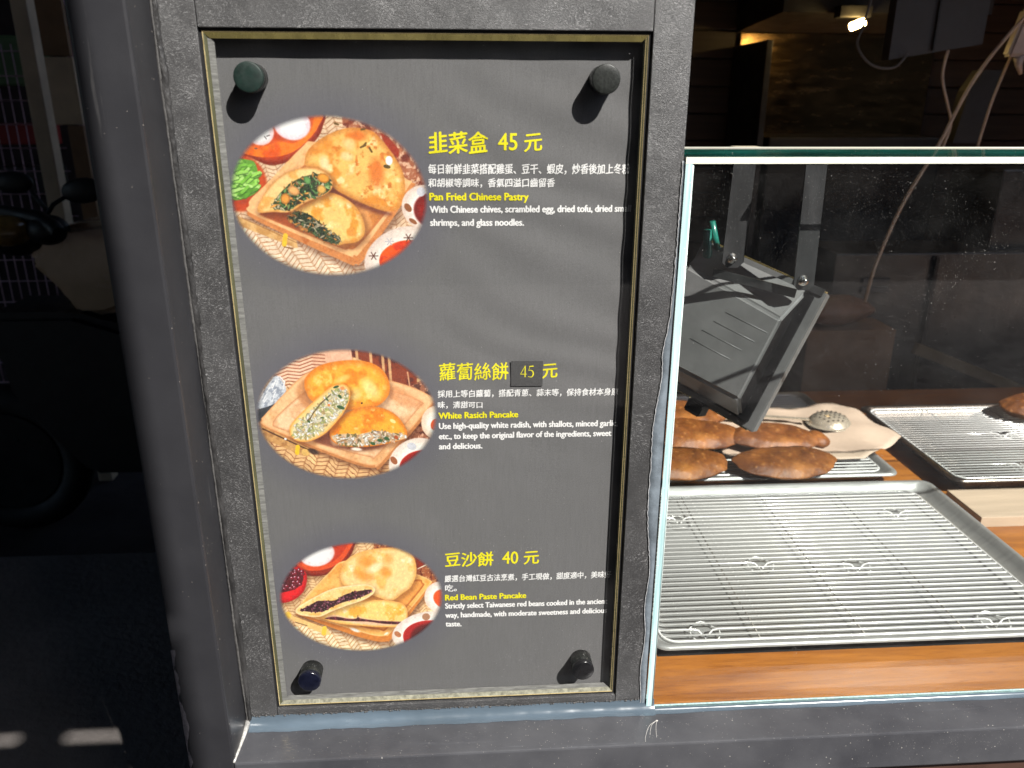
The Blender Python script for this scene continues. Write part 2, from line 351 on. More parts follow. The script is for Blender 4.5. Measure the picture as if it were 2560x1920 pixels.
# ---------------------------------------------------------------- printed food pictures (flat print, painted in code)
def vnoise(x, y, seed):
    xi = np.floor(x).astype(np.int64); yi = np.floor(y).astype(np.int64)
    fx = x - xi; fy = y - yi
    fx = fx*fx*(3-2*fx); fy = fy*fy*(3-2*fy)
    def h(a, b):
        n = (a*374761393 + b*668265263 + seed*974634777) & 0x7fffffff
        n = ((n ^ (n >> 13))*1274126177) & 0x7fffffff
        return ((n ^ (n >> 16)) & 0xffff)/65535.0
    return (h(xi, yi)*(1-fx)+h(xi+1, yi)*fx)*(1-fy)+(h(xi, yi+1)*(1-fx)+h(xi+1, yi+1)*fx)*fy
def fbm(x, y, sc, seed, oct=4):
    s = 0; a = 1; t = 0
    for k in range(oct):
        s = s+a*vnoise(x/sc*2**k+17*k, y/sc*2**k+5*k, seed+k); t += a; a *= .55
    return s/t
def spline(pts, n=5):
    P = np.array(pts, float); m = len(P); out = []
    for i in range(m):
        a, b, c, d = P[i-1], P[i], P[(i+1) % m], P[(i+2) % m]
        for k in range(n):
            t = k/n
            out.append(.5*((2*b)+(-a+c)*t+(2*a-5*b+4*c-d)*t*t+(-a+3*b-3*c+d)*t**3))
    return np.array(out)
def sst(a, b, x):
    t = np.clip((x-a)/(b-a), 0, 1); return t*t*(3-2*t)
class Picture:
    def __init__(s, cx, cy, rx, ry, W=470, H=380):
        s.W, s.H, s.cx, s.cy, s.rx, s.ry = W, H, cx, cy, rx, ry
        u = np.linspace(-1, 1, W); v = np.linspace(-1, 1, H)
        s.X, s.Y = np.meshgrid(cx+u*rx*1.03, cy+v*ry*1.03)
        s.c = np.zeros((H, W, 3)); s.rng = np.random.default_rng(int(cx))
    def win(s, x0, x1, y0, y1):
        X = s.X[0]; Y = s.Y[:, 0]
        i0, i1 = np.searchsorted(X, [x0, x1]); j0, j1 = np.searchsorted(Y, [y0, y1])
        return slice(j0, j1), slice(i0, i1)
    def mix(s, w, m, col):
        s.c[w] = s.c[w]*(1-m[..., None])+np.asarray(col)*m[..., None]
    def sd(s, pts, smooth=True, pad=30):
        P = spline(pts) if smooth else np.array(pts, float)
        w = s.win(P[:, 0].min()-pad, P[:, 0].max()+pad, P[:, 1].min()-pad, P[:, 1].max()+pad)
        X, Y = s.X[w], s.Y[w]
        d = np.full(X.shape, 1e9); ins = np.zeros(X.shape, bool)
        Q = np.roll(P, -1, 0)
        for (ax, ay), (bx, by) in zip(P, Q):
            ex, ey = bx-ax, by-ay
            L = ex*ex+ey*ey
            if L < 1e-9: continue
            t = np.clip(((X-ax)*ex+(Y-ay)*ey)/L, 0, 1)
            d = np.minimum(d, (X-ax-t*ex)**2+(Y-ay-t*ey)**2)
            if ey != 0: ins ^= ((Y >= min(ay, by)) & (Y < max(ay, by)) & (X < ax+(Y-ay)*ex/ey))
        d = np.sqrt(d); return w, X, Y, np.where(ins, d, -d)
    def blob(s, pts, col, smooth=True, soft=7, tone=None, edge=None, ew=60, alpha=1, drop=None, grain=6, gs=30):
        if drop:                                    # the printed photograph's own soft contact shadow
            dx, dy, a = drop
            w, X, Y, d = s.sd([(x+dx, y+dy) for x, y in pts], smooth, 80)
            s.mix(w, sst(-60, 25, d)*a, (70, 30, 15))
        w, X, Y, d = s.sd(pts, smooth)
        C = np.zeros(X.shape+(3,))+np.array(col, float)
        if tone is not None:
            for tc, sc, lo, hi, seed in tone:
                m = sst(lo, hi, fbm(X, Y, sc, seed))[..., None]
                C = C*(1-m)+np.array(tc)*m
        if edge is not None:
            m = (1-sst(0, ew, d))[..., None]*.85
            C = C*(1-m)+np.array(edge)*m
        C = C+((fbm(X, Y, gs, 77)-.5)*2*grain)[..., None]
        m = sst(-soft, soft, d)*alpha
        s.c[w] = s.c[w]*(1-m[..., None])+C*m[..., None]
        return w, d
    def ell(s, x, y, a, b, col, rot=0, soft=.08, edge=None, alpha=1):
        R = max(a, b)*1.2; w = s.win(x-R, x+R, y-R, y+R); X, Y = s.X[w]-x, s.Y[w]-y
        if X.size == 0: return
        cr, sr = math.cos(rot), math.sin(rot)
        r = np.sqrt(((X*cr+Y*sr)/a)**2+((-X*sr+Y*cr)/b)**2)
        C = np.zeros(X.shape+(3,))+np.array(col, float)
        if edge is not None:
            m = sst(.45, 1.0, r)[..., None]; C = C*(1-m)+np.array(edge)*m
        m = (1-sst(1-soft, 1+soft, r))*alpha
        s.c[w] = s.c[w]*(1-m[..., None])+C*m[..., None]
    def line(s, pts, wd, col, alpha=1, soft=4):
        for (ax, ay), (bx, by) in zip(pts[:-1], pts[1:]):
            w = s.win(min(ax, bx)-wd*2-8, max(ax, bx)+wd*2+8, min(ay, by)-wd*2-8, max(ay, by)+wd*2+8)
            X, Y = s.X[w], s.Y[w]
            if X.size == 0: continue
            ex, ey = bx-ax, by-ay
            t = np.clip(((X-ax)*ex+(Y-ay)*ey)/max(ex*ex+ey*ey, 1e-6), 0, 1)
            d = np.hypot(X-ax-t*ex, Y-ay-t*ey)
            s.mix(w, (1-sst(wd-soft, wd+soft, d))*alpha, col)
    def weave(s, x0, x1, y0, y1, light, dark, p=62, rot=-.25):
        w = s.win(x0, x1, y0, y1); X, Y = s.X[w], s.Y[w]
        cr, sr = math.cos(rot), math.sin(rot)
        U = (X*cr+Y*sr)/p; V = (-X*sr+Y*cr)/p
        wob = fbm(X, Y, 60, 5)*.35; U = U+wob; V = V-wob
        col = np.floor(U/1.5); k = np.where(col % 2 == 0, 1, -1)
        q = V*1.6+k*(U % 1.5)*.75; f = q-np.floor(q)
        e = np.minimum(f, 1-f); g = sst(0, .2, e)
        h = np.minimum((U % 1.5), 1.5-(U % 1.5)); g = g*(.55+.45*sst(0, .22, h))
        var = fbm(np.floor(q)*40+col*90, col*50, 30, 9)
        C = np.array(dark)*(1-g[..., None])+np.array(light)*g[..., None]
        C = C*(0.85+.25*var)[..., None]+(fbm(X, Y, 18, 3)-.5)[..., None]*24
        s.c[w] = C
    def flecks(s, pts, n, cols, l=(14, 40), t=(6, 14), smooth=True):
        P = spline(pts) if smooth else np.array(pts, float)
        def inside(x, y):
            c = False; Q = np.roll(P, -1, 0)
            for (ax, ay), (bx, by) in zip(P, Q):
                if (ay > y) != (by > y) and x < (bx-ax)*(y-ay)/(by-ay)+ax: c = not c
            return c
        r = s.rng; k = 0; tries = 0
        lo = P.min(0); hi = P.max(0)
        while k < n and tries < n*8:
            tries += 1
            x, y = r.uniform(lo[0], hi[0]), r.uniform(lo[1], hi[1])
            if not inside(x, y): continue
            c = np.array(cols[r.integers(len(cols))], float)*r.uniform(.8, 1.12)
            s.ell(x, y, r.uniform(*l), r.uniform(*t), np.clip(c, 0, 255), r.uniform(0, 3.14), soft=.3, edge=c*.7, alpha=.95); k += 1
def picture_one():
    p = Picture(988, 826, 924, 754)
    p.weave(0, 2100, 0, 1700, (238, 206, 172), (176, 126, 92))
    p.weave(0, 2100, 1100, 1700, (248, 224, 196), (190, 136, 96), p=70, rot=-.5)
    p.blob([(1150, 40), (1500, 60), (2000, 500), (2000, 900), (1700, 640), (1500, 300), (1150, 170)], (176, 108, 76), False, tone=[((120, 50, 34), 90, .4, .7, 3), ((225, 180, 150), 30, .5, .7, 4)])
    p.blob([(1490, 230), (1560, 260), (1660, 380), (1650, 460), (1560, 390)], (160, 52, 26), False)
    p.blob([(140, 380), (300, 460), (450, 520), (610, 495), (770, 415), (900, 290), (965, 180), (965, 40), (500, 0), (100, 150)], (186, 66, 26), edge=(120, 36, 16), ew=70)
    p.blob([(160, 370), (330, 440), (520, 445), (690, 395), (830, 290), (930, 170), (950, 40), (500, 0), (100, 150)], (244, 128, 34), tone=[((225, 92, 24), 120, .45, .7, 8)])
    p.blob([(250, 330), (420, 350), (560, 310), (700, 320), (840, 230), (890, 110), (860, 40), (500, 0), (200, 200)], (190, 66, 30), edge=(226, 104, 40), ew=50)
    p.ell(690, 150, 168, 146, (255, 253, 255), .1, edge=(236, 214, 222)); p.ell(395, 225, 126, 116, (255, 252, 255), -.2, edge=(236, 206, 206))
    p.ell(150, 680, 262, 268, (222, 98, 42), .1, edge=(196, 74, 30)); p.ell(140, 670, 205, 215, (150, 56, 34), .1)
    p.ell(120, 950-60, 240, 40, (190, 70, 30), -.35, alpha=.7)
    gp = [(60, 480), (260, 470), (330, 520), (335, 700), (280, 790), (90, 840), (40, 700)]
    p.blob(gp, (104, 160, 60))
    for k in range(75):
        x, y = p.rng.uniform(50, 320), p.rng.uniform(480, 810); a = p.rng.uniform(-.8, .3); L = p.rng.uniform(25, 60)
        if (x-130)**2/210**2+(y-650)**2/185**2 > 1: continue
        g = [(126, 190, 72), (156, 214, 98), (96, 156, 52), (178, 224, 128)][k % 4]
        dx, dy = math.cos(a)*L, math.sin(a)*L
        p.line([(x-dx, y-dy+9), (x+dx, y+dy+9)], 15, (58, 100, 36), .6); p.line([(x-dx, y-dy), (x+dx, y+dy)], 13, g)
    tr = [(226, 930), (250, 850), (420, 700), (760, 380), (880, 330), (1300, 450), (1760, 680), (1770, 740), (1290, 1400), (1190, 1462), (1080, 1440), (270, 1030)]
    p.blob(tr, (214, 140, 82), drop=(15, 40, .45), tone=[((196, 116, 62), 60, .5, .8, 2)])
    p.blob([(228, 890), (250, 830), (420, 680), (760, 360), (880, 310), (1300, 430), (1740, 660), (1750, 700), (1270, 1320), (1180, 1375), (1080, 1360), (270, 985)], (244, 192, 136), tone=[((230, 168, 108), 120, .45, .75, 5)])
    p.blob([(330, 960), (400, 860), (800, 500), (1000, 500), (1640, 760), (1600, 860), (1240, 1270), (1130, 1315), (1020, 1290), (380, 1010)], (228, 160, 96), tone=[((205, 130, 66), 100, .4, .7, 6)], edge=(190, 112, 62), ew=36)
    p.blob([(330, 960), (600, 950), (640, 1060), (800, 1160), (500, 1060)], (158, 72, 40), alpha=.85, soft=22)
    p.blob([(1010, 700), (1200, 830), (1540, 960), (1480, 990), (1200, 890), (1000, 800)], (96, 44, 40), alpha=.75, soft=28)
    p.blob([(780, 480), (830, 370), (1000, 250), (1200, 185), (1400, 205), (1500, 290), (1620, 450), (1690, 600), (1700, 780), (1640, 920), (1540, 955), (1400, 920), (1200, 830), (1040, 740), (990, 640), (900, 560), (790, 530)], (240, 192, 108),
           tone=[((230, 150, 60), 170, .48, .68, 11), ((250, 222, 160), 110, .55, .75, 12), ((214, 128, 50), 60, .62, .8, 13)], edge=(206, 134, 62), ew=70)
    p.ell(1440, 590, 70, 130, (222, 112, 40), .1, soft=.6, alpha=.8); p.ell(1280, 255, 90, 40, (226, 118, 44), .1, soft=.6, alpha=.8)
    p.ell(960, 500, 45, 60, (252, 222, 176), 0, soft=.5, alpha=.8); p.ell(1170, 440, 60, 36, (226, 214, 160), .2, soft=.5, alpha=.8); p.ell(1200, 330, 60, 50, (252, 226, 170), .2, soft=.6, alpha=.7)
    p.blob([(600, 960), (760, 880), (960, 780), (1080, 800), (1200, 880), (1280, 1000), (1300, 1150), (1230, 1240), (1110, 1262), (1000, 1270), (800, 1150), (650, 1080)], (244, 202, 122), drop=(20, 40, .4),
           tone=[((232, 160, 64), 120, .5, .7, 21), ((250, 226, 170), 90, .55, .8, 22)], edge=(214, 146, 72), ew=50)
    p.ell(1170, 1150, 42, 42, (230, 150, 66), 0, soft=.3, alpha=.7)
    f2 = [(575, 1010), (640, 955), (730, 960), (860, 1040), (960, 1140), (1060, 1205), (1030, 1262), (920, 1235), (750, 1135), (620, 1060)]
    p.blob(f2, (38, 54, 34)); p.flecks(f2, 150, [(46, 78, 44), (30, 50, 36), (84, 110, 72), (190, 178, 150), (205, 140, 70), (120, 120, 96)], (12, 42), (4, 10))
    p.flecks([(600, 1040), (700, 1080), (760, 1130), (700, 1120)], 6, [(214, 146, 78)], (18, 30), (14, 20))
    p.blob([(300, 950), (380, 780), (560, 610), (760, 545), (920, 562), (1010, 640), (1016, 730), (940, 795), (760, 865), (600, 955), (450, 955)], (246, 208, 142), drop=(10, 30, .4), tone=[((232, 172, 92), 110, .5, .75, 31)], edge=(216, 150, 84), ew=26)
    f1 = [(440, 905), (500, 810), (590, 720), (700, 650), (850, 605), (960, 618), (1000, 680), (985, 755), (900, 800), (760, 840), (600, 935), (520, 935)]
    p.blob(f1, (50, 72, 40)); p.flecks(f1, 210, [(44, 84, 46), (34, 60, 42), (96, 140, 84), (150, 186, 120), (210, 196, 160), (225, 160, 84), (80, 60, 44)], (12, 38), (5, 13))
    for x, y, a, b, r, c in ((570, 830, 44, 52, .3, (232, 156, 70)), (655, 755, 58, 42, .5, (240, 176, 110)), (940, 640, 58, 44, .2, (240, 160, 60)), (915, 745, 42, 40, .6, (232, 180, 96)), (790, 660, 40, 30, 1, (106, 158, 92))):
        p.ell(x, y, a, b, c, r, soft=.15, edge=tuple(v*.75 for v in c))
    p.blob([(100, 985), (640, 1230), (650, 1300), (620, 1300), (110, 1080)], (226, 182, 122), False, tone=[((200, 150, 90), 80, .4, .7, 41)])
    p.line([(150, 1010), (640, 1250)], 4, (150, 100, 60), .8); p.line([(540, 1180), (520, 1270)], 22, (244, 196, 60)); p.line([(520, 1290), (600, 1310)], 6, (130, 90, 50))
    p.ell(1640, 1395, 380, 275, (250, 242, 232), -.45, soft=.03, edge=(226, 208, 196))
    p.blob([(1425, 1470), (1440, 1370), (1520, 1290), (1640, 1240), (1780, 1240), (1830, 1330), (1700, 1480), (1480, 1540)], (240, 92, 22), tone=[((214, 60, 14), 100, .5, .7, 51)])
    for x, y in ((1370, 1385), (1715, 1210), (1530, 1245)):
        for k in range(6):
            a = k*1.05; p.line([(x, y), (x+42*math.cos(a), y+38*math.sin(a))], 5, (96, 60, 50) if x != 1530 else (190, 186, 190))
    p.ell(1905, 925, 245, 218, (252, 246, 240), .3, soft=.03, edge=(228, 206, 192)); p.ell(1960, 950, 185, 165, (158, 24, 16), .3, edge=(120, 14, 12))
    p.ell(1722, 920, 30, 46, (150, 92, 56), -.6); p.ell(1765, 1050, 44, 20, (150, 92, 56), .6); p.ell(1850, 770, 40, 44, (214, 214, 222), 0)
    for pts in ([(1305, 360), (1350, 340)], [(1330, 350), (1355, 320)], [(1385, 365), (1405, 400)], [(1320, 200), (1350, 195)], [(1080, 145), (1110, 155)]): p.line(pts, 9, (104, 78, 22))
    for pts in ([(432, 262), (446, 284)], [(452, 260), (478, 252)], [(335, 370), (352, 370)]): p.line(pts, 5, (90, 84, 84))
    p.ell(1562, 480, 32, 42, (255, 255, 255), 0); p.ell(1540, 535, 34, 18, (96, 74, 20), .2)
    return p
def picture_two():
    p = Picture(1103, 834, 1004, 726)
    p.weave(0, 2300, 0, 1700, (240, 194, 140), (150, 92, 56), p=80, rot=.4)
    p.blob([(300, 440), (420, 300), (700, 160), (1200, 90), (1200, 250), (800, 320), (600, 440)], (236, 186, 156), False)
    for k in range(9):
        y = 180+k*36; p.line([(330, y+60), (480, y+10), (620, y+26), (760, y-20), (900, y-8)], 6, (150, 84, 58), .8); p.line([(330, y+76), (480, y+26), (620, y+42), (760, y-4)], 9, (250, 214, 186), .6)
    p.blob([(1190, 60), (1480, 100), (1900, 300), (1900, 520), (1820, 540), (1560, 440), (1460, 300), (1200, 190)], (140, 62, 34), False, tone=[((96, 34, 22), 80, .45, .7, 3)])
    for x in (1250, 1400, 1530, 1600): p.line([(x, 80), (x+10, 460)], 15, (226, 180, 130), .9)
    p.line([(1800, 370), (1820, 540)], 8, (226, 170, 130), .9)
    p.blob([(1830, 520), (1950, 460), (2120, 600), (2120, 1200), (1780, 1160), (1760, 1000), (1960, 860)], (160, 100, 72), False, tone=[((220, 170, 140), 24, .5, .7, 7), ((90, 46, 36), 40, .55, .7, 8)])
    p.blob([(440, 560), (480, 600), (160, 860), (60, 900), (60, 780), (220, 680)], (50, 56, 64), False, soft=12)
    p.blob([(90, 740), (140, 640), (300, 420), (380, 390), (450, 520), (400, 620), (270, 700)], (206, 212, 220), tone=[((150, 158, 172), 30, .5, .7, 5)])
    for k in range(34):
        x, y = p.rng.uniform(130, 420), p.rng.uniform(420, 700); a = -1.0+p.rng.uniform(-.25, .25)
        if abs((y-560)+(x-270)*.95) > 120: continue
        p.line([(x, y), (x+60*math.cos(a), y+60*math.sin(a))], 4, (248, 250, 255), .9)
    p.line([(320, 400), (400, 395), (440, 450), (420, 520)], 6, (236, 236, 240))
    tr = [(150, 880), (180, 820), (600, 440), (800, 360), (1200, 400), (1700, 500), (2040, 640), (2080, 740), (1480, 1400), (1380, 1435), (1250, 1420), (1000, 1330), (210, 980)]
    p.blob(tr, (196, 130, 78), drop=(20, 30, .55)); 
    p.blob([(150, 860), (190, 800), (600, 420), (800, 340), (1200, 380), (1700, 480), (2030, 620), (2070, 710), (1460, 1370), (1370, 1405), (1260, 1395), (1000, 1300), (210, 950)], (242, 196, 146), tone=[((226, 170, 116), 140, .45, .75, 4)], edge=(226, 160, 104), ew=24)
    p.blob([(270, 880), (650, 560), (900, 450), (1600, 560), (1940, 690), (1900, 780), (1420, 1290), (1330, 1310), (1000, 1220), (420, 1000)], (246, 206, 164), tone=[((232, 180, 134), 90, .45, .7, 6)], edge=(206, 140, 92), ew=30)
    p.blob([(1600, 500), (1950, 690), (1900, 760), (1600, 660)], (222, 150, 98), alpha=.6, soft=30)
    p.blob([(560, 560), (660, 430), (700, 700), (640, 740)], (186, 116, 64), alpha=.6, soft=30)
    p.blob([(840, 1030), (1000, 900), (900, 1100), (1000, 1180), (1500, 1160), (1300, 1230), (900, 1180), (700, 1090)], (110, 50, 36), alpha=.8, soft=26)
    p.blob([(655, 480), (680, 400), (820, 290), (1050, 236), (1300, 236), (1480, 300), (1580, 430), (1590, 580), (1500, 700), (1350, 760), (1150, 770), (900, 740), (720, 660), (665, 560)], (247, 178, 58), drop=(10, 40, .35),
           tone=[((238, 142, 30), 130, .48, .68, 61), ((252, 208, 110), 90, .6, .8, 62)], edge=(226, 128, 34), ew=90)
    p.ell(1380, 540, 130, 70, (254, 232, 160), .9, soft=.7, alpha=.8); p.ell(1220, 600, 60, 70, (254, 226, 150), 0, soft=.7, alpha=.7); p.ell(1080, 430, 90, 30, (252, 214, 130), -.4, soft=.6, alpha=.7)
    p.ell(1274, 697, 11, 11, (40, 24, 16))
    p.blob([(890, 1060), (920, 960), (1100, 800), (1300, 745), (1480, 750), (1640, 830), (1740, 960), (1765, 1060), (1700, 1120), (1400, 1180), (1150, 1190), (960, 1150)], (245, 172, 56), drop=(10, 30, .4),
           tone=[((236, 136, 34), 120, .48, .7, 71), ((252, 206, 120), 70, .62, .8, 72)], edge=(224, 126, 40), ew=60)
    f2 = [(905, 1065), (960, 1045), (1100, 1035), (1200, 1050), (1420, 1010), (1600, 1040), (1730, 1060), (1740, 1105), (1400, 1160), (1150, 1180), (970, 1140)]
    p.blob(f2, (222, 190, 150)); p.flecks(f2, 230, [(246, 238, 220), (236, 214, 186), (206, 160, 112), (252, 248, 240), (140, 130, 80), (214, 170, 140)], (12, 34), (6, 13))
    for x, y in ((1370, 1155), (1530, 1100), (1450, 1120)): p.ell(x, y, 30, 18, (50, 96, 60), .3)
    p.ell(1640, 1090, 26, 20, (180, 90, 50), .8); p.ell(1180, 1215, 60, 18, (250, 232, 216), .1, soft=.4); p.ell(1610, 905, 36, 18, (254, 226, 150), .5)
    p.blob([(445, 980), (480, 900), (650, 740), (900, 540), (1000, 490), (1100, 490), (1150, 560), (1130, 680), (1040, 830), (850, 1020), (680, 1105), (540, 1110), (460, 1060)], (246, 206, 136), drop=(20, 30, .4), edge=(238, 160, 70), ew=30)
    f1 = [(480, 990), (540, 900), (680, 800), (860, 640), (960, 560), (1060, 520), (1130, 580), (1110, 680), (1010, 810), (820, 980), (680, 1070), (560, 1080), (490, 1050)]
    p.blob(f1, (232, 218, 176)); p.flecks(f1, 330, [(250, 246, 228), (240, 234, 200), (214, 210, 150), (252, 250, 244), (170, 176, 110), (222, 190, 130)], (12, 38), (6, 14))
    p.line([(930, 600), (820, 690), (730, 790), (690, 850), (650, 880)], 7, (90, 70, 36), .8)
    for x, y, a, b, r in ((1035, 740, 46, 20, .35), (1000, 515, 34, 14, -.3), (1035, 620, 26, 16, .9), (890, 650, 24, 9, .8), (670, 890, 18, 12, 1), (820, 850, 22, 8, 0)): p.ell(x, y, a, b, (52, 92, 52), r)
    p.ell(905, 712, 16, 14, (214, 130, 70), 0); p.ell(1070, 530, 26, 20, (236, 150, 90), 0, soft=.4)
    p.blob([(130, 920), (640, 1190), (650, 1280), (580, 1280), (120, 1060)], (206, 158, 100), False, tone=[((176, 126, 76), 60, .4, .7, 9)])
    p.line([(150, 960), (640, 1210)], 9, (90, 56, 34)); p.line([(520, 1170), (505, 1240)], 24, (244, 196, 44)); p.ell(600, 1235, 46, 38, (222, 180, 104), .4, soft=.1)
    p.ell(390, 1078, 14, 12, (255, 255, 250)); p.ell(690, 1230, 60, 30, (46, 30, 30), .4, soft=.4, alpha=.8)
    p.ell(2110, 930, 178, 190, (252, 244, 232), .1, soft=.03, edge=(232, 206, 180)); p.ell(2090, 950, 50, 66, (224, 92, 30), .4)
    p.ell(1860, 1380, 330, 270, (252, 246, 238), -.4, soft=.03, edge=(230, 214, 200))
    p.blob([(1660, 1440), (1700, 1340), (1800, 1270), (1930, 1240), (2100, 1240), (2000, 1500), (1700, 1560)], (158, 28, 20), edge=(200, 50, 34), ew=26)
    p.ell(1600, 1355, 34, 52, (160, 96, 60), -.6); p.ell(1812, 1195, 54, 42, (206, 208, 216), .3)
    return p
def picture_three():
    p = Picture(1091, 802, 998, 668)
    p.weave(0, 2300, 0, 1700, (246, 208, 158), (186, 130, 84), p=60, rot=-.3)
    p.weave(0, 2300, 1120, 1600, (252, 228, 190), (196, 140, 84), p=74, rot=-.45)
    p.blob([(1280, 60), (1600, 120), (2100, 500), (2100, 800), (1960, 660), (1760, 560), (1760, 340), (1280, 220)], (166, 94, 58), False, tone=[((110, 46, 28), 40, .5, .7, 3), ((216, 160, 110), 26, .55, .75, 4)])
    p.blob([(1780, 340), (1860, 320), (1900, 400), (1850, 470), (1790, 480)], (150, 50, 24), False); p.line([(1800, 470), (1930, 415)], 7, (246, 226, 200))
    p.blob([(330, 400), (440, 500), (600, 520), (800, 470), (940, 350), (1030, 220), (1040, 60), (600, 0), (250, 250)], (150, 46, 26), edge=(110, 26, 16), ew=40, drop=(0, 24, .4))
    p.blob([(330, 380), (470, 450), (640, 450), (820, 390), (960, 260), (1030, 60), (600, 0), (250, 250)], (224, 86, 40)); p.blob([(380, 350), (560, 400), (740, 370), (900, 250), (980, 60), (600, 0), (250, 250)], (198, 62, 34))
    p.ell(590, 255, 215, 150, (255, 253, 255), -.15, edge=(238, 220, 222))
    p.blob([(60, 820), (230, 810), (380, 710), (440, 580), (440, 480), (380, 410), (300, 400), (100, 500), (0, 700)], (226, 30, 40), edge=(180, 14, 26), ew=60, drop=(10, 20, .4))
    bp = [(90, 700), (250, 680), (360, 620), (405, 520), (330, 440), (240, 430), (60, 600)]
    p.blob(bp, (92, 14, 30))
    for k in range(60):
        x, y = p.rng.uniform(110, 400), p.rng.uniform(440, 690)
        if y > 690-(x-110)*.35+20 or (x-400)*1.2+(y-440)*.4 > 30: continue
        r = p.rng.uniform(0, 3); p.ell(x, y, 30, 21, (138, 26, 50), r, edge=(82, 10, 28)); p.ell(x-6, y-8, 9, 5, (236, 190, 206), r, soft=.4)
    tr = [(280, 960), (420, 780), (720, 500), (900, 370), (1300, 380), (1800, 560), (1960, 640), (1950, 690), (1460, 1290), (1370, 1355), (1200, 1340), (900, 1240), (330, 1000)]
    p.blob(tr, (214, 134, 62), drop=(14, 34, .5))
    p.blob([(280, 940), (420, 760), (720, 480), (900, 350), (1300, 360), (1800, 540), (1950, 620), (1930, 680), (1450, 1220), (1360, 1280), (1200, 1270), (900, 1170), (340, 980)], (246, 186, 106), tone=[((236, 164, 80), 120, .45, .75, 4)], edge=(250, 206, 140), ew=26)
    p.blob([(700, 900), (1200, 700), (1760, 600), (1850, 640), (1830, 720), (1400, 1180), (1280, 1200), (1000, 1130)], (238, 164, 84), edge=(170, 88, 34), ew=34)
    p.line([(1650, 900), (1700, 940)], 4, (180, 110, 60), .6); p.ell(980, 1195, 60, 20, (255, 250, 240), .4, soft=.5); p.ell(1370, 1255, 30, 14, (255, 240, 214), -.5, soft=.5)
    p.blob([(850, 560), (860, 470), (950, 330), (1150, 240), (1400, 210), (1600, 215), (1730, 290), (1780, 420), (1770, 560), (1700, 690), (1600, 760), (1450, 850), (1300, 800), (1100, 720), (900, 650)], (248, 214, 150), drop=(16, 36, .35),
           tone=[((244, 190, 106), 150, .5, .7, 81), ((254, 234, 190), 90, .55, .8, 82)], edge=(230, 170, 96), ew=60)
    for x, y, a, b, al in ((1180, 370, 110, 80, .75), (1140, 530, 110, 60, .8), (1400, 490, 80, 60, .7), (1440, 340, 60, 60, .5)): p.ell(x, y, a, b, (228, 140, 50), .3, soft=.8, alpha=al)
    p.ell(1280, 440, 90, 45, (254, 232, 186), -.4, soft=.6, alpha=.9)
    p.blob([(560, 1020), (760, 920), (1000, 840), (1300, 830), (1550, 870), (1640, 950), (1640, 1090), (1590, 1165), (1400, 1175), (1100, 1150), (800, 1110), (640, 1060)], (250, 212, 128), drop=(10, 30, .4),
           tone=[((244, 180, 76), 120, .48, .68, 91), ((254, 232, 180), 80, .6, .8, 92)], edge=(236, 170, 96), ew=40)
    p.blob([(640, 1035), (740, 1000), (960, 1050), (1040, 1030), (1200, 1070), (1580, 1115), (1500, 1150), (1200, 1140), (900, 1090)], (240, 196, 160), soft=12)
    p.blob([(620, 1040), (740, 1020), (900, 1050), (1010, 1052), (1030, 1010), (1055, 1050), (1250, 1085), (1400, 1100), (1600, 1120), (1560, 1145), (1350, 1130), (1150, 1095), (900, 1080), (720, 1060)], (70, 26, 34), tone=[((130, 60, 70), 24, .5, .7, 5)])
    p.blob([(275, 960), (300, 890), (500, 780), (740, 680), (1000, 640), (1180, 640), (1260, 690), (1230, 760), (1100, 830), (900, 890), (700, 960), (560, 1015), (380, 1000)], (250, 214, 146), drop=(10, 26, .35), tone=[((242, 186, 106), 90, .5, .75, 6)], edge=(252, 226, 180), ew=30)
    f1 = [(335, 925), (430, 880), (520, 835), (620, 820), (760, 820), (900, 750), (1060, 715), (1210, 700), (1200, 740), (1050, 800), (850, 850), (720, 900), (600, 950), (450, 950)]
    p.blob(f1, (58, 22, 32)); p.flecks(f1, 150, [(96, 34, 56), (140, 76, 96), (40, 14, 20), (70, 24, 40), (170, 110, 130)], (8, 20), (5, 12))
    p.blob([(130, 940), (640, 1160), (680, 1250), (600, 1240), (160, 1020)], (238, 196, 128), False); p.line([(230, 990), (660, 1170)], 4, (150, 100, 60), .8)
    p.line([(605, 1160), (590, 1225)], 28, (248, 196, 74)); p.ell(175, 980, 36, 40, (248, 196, 84), 0, soft=.3); p.line([(250, 1070), (390, 1120)], 5, (90, 66, 44), .8)
    p.ell(2080, 830, 215, 195, (254, 248, 242), .3, soft=.03, edge=(234, 214, 200)); p.ell(2110, 850, 140, 110, (236, 92, 36), .5)
    p.ell(1830, 1230, 400, 220, (254, 248, 242), -.25, soft=.03, edge=(232, 216, 204))
    p.blob([(1580, 1330), (1600, 1230), (1700, 1150), (1850, 1110), (2000, 1120), (2050, 1200), (1900, 1360), (1640, 1450)], (176, 30, 30), edge=(196, 44, 36), ew=30)
    p.blob([(1680, 1330), (1700, 1240), (1800, 1170), (1950, 1150), (2000, 1230), (1800, 1340)], (96, 16, 20), soft=30)
    p.ell(1878, 1062, 50, 44, (176, 130, 100), 0); p.ell(1512, 1270, 48, 32, (186, 122, 84), .7)
    return p
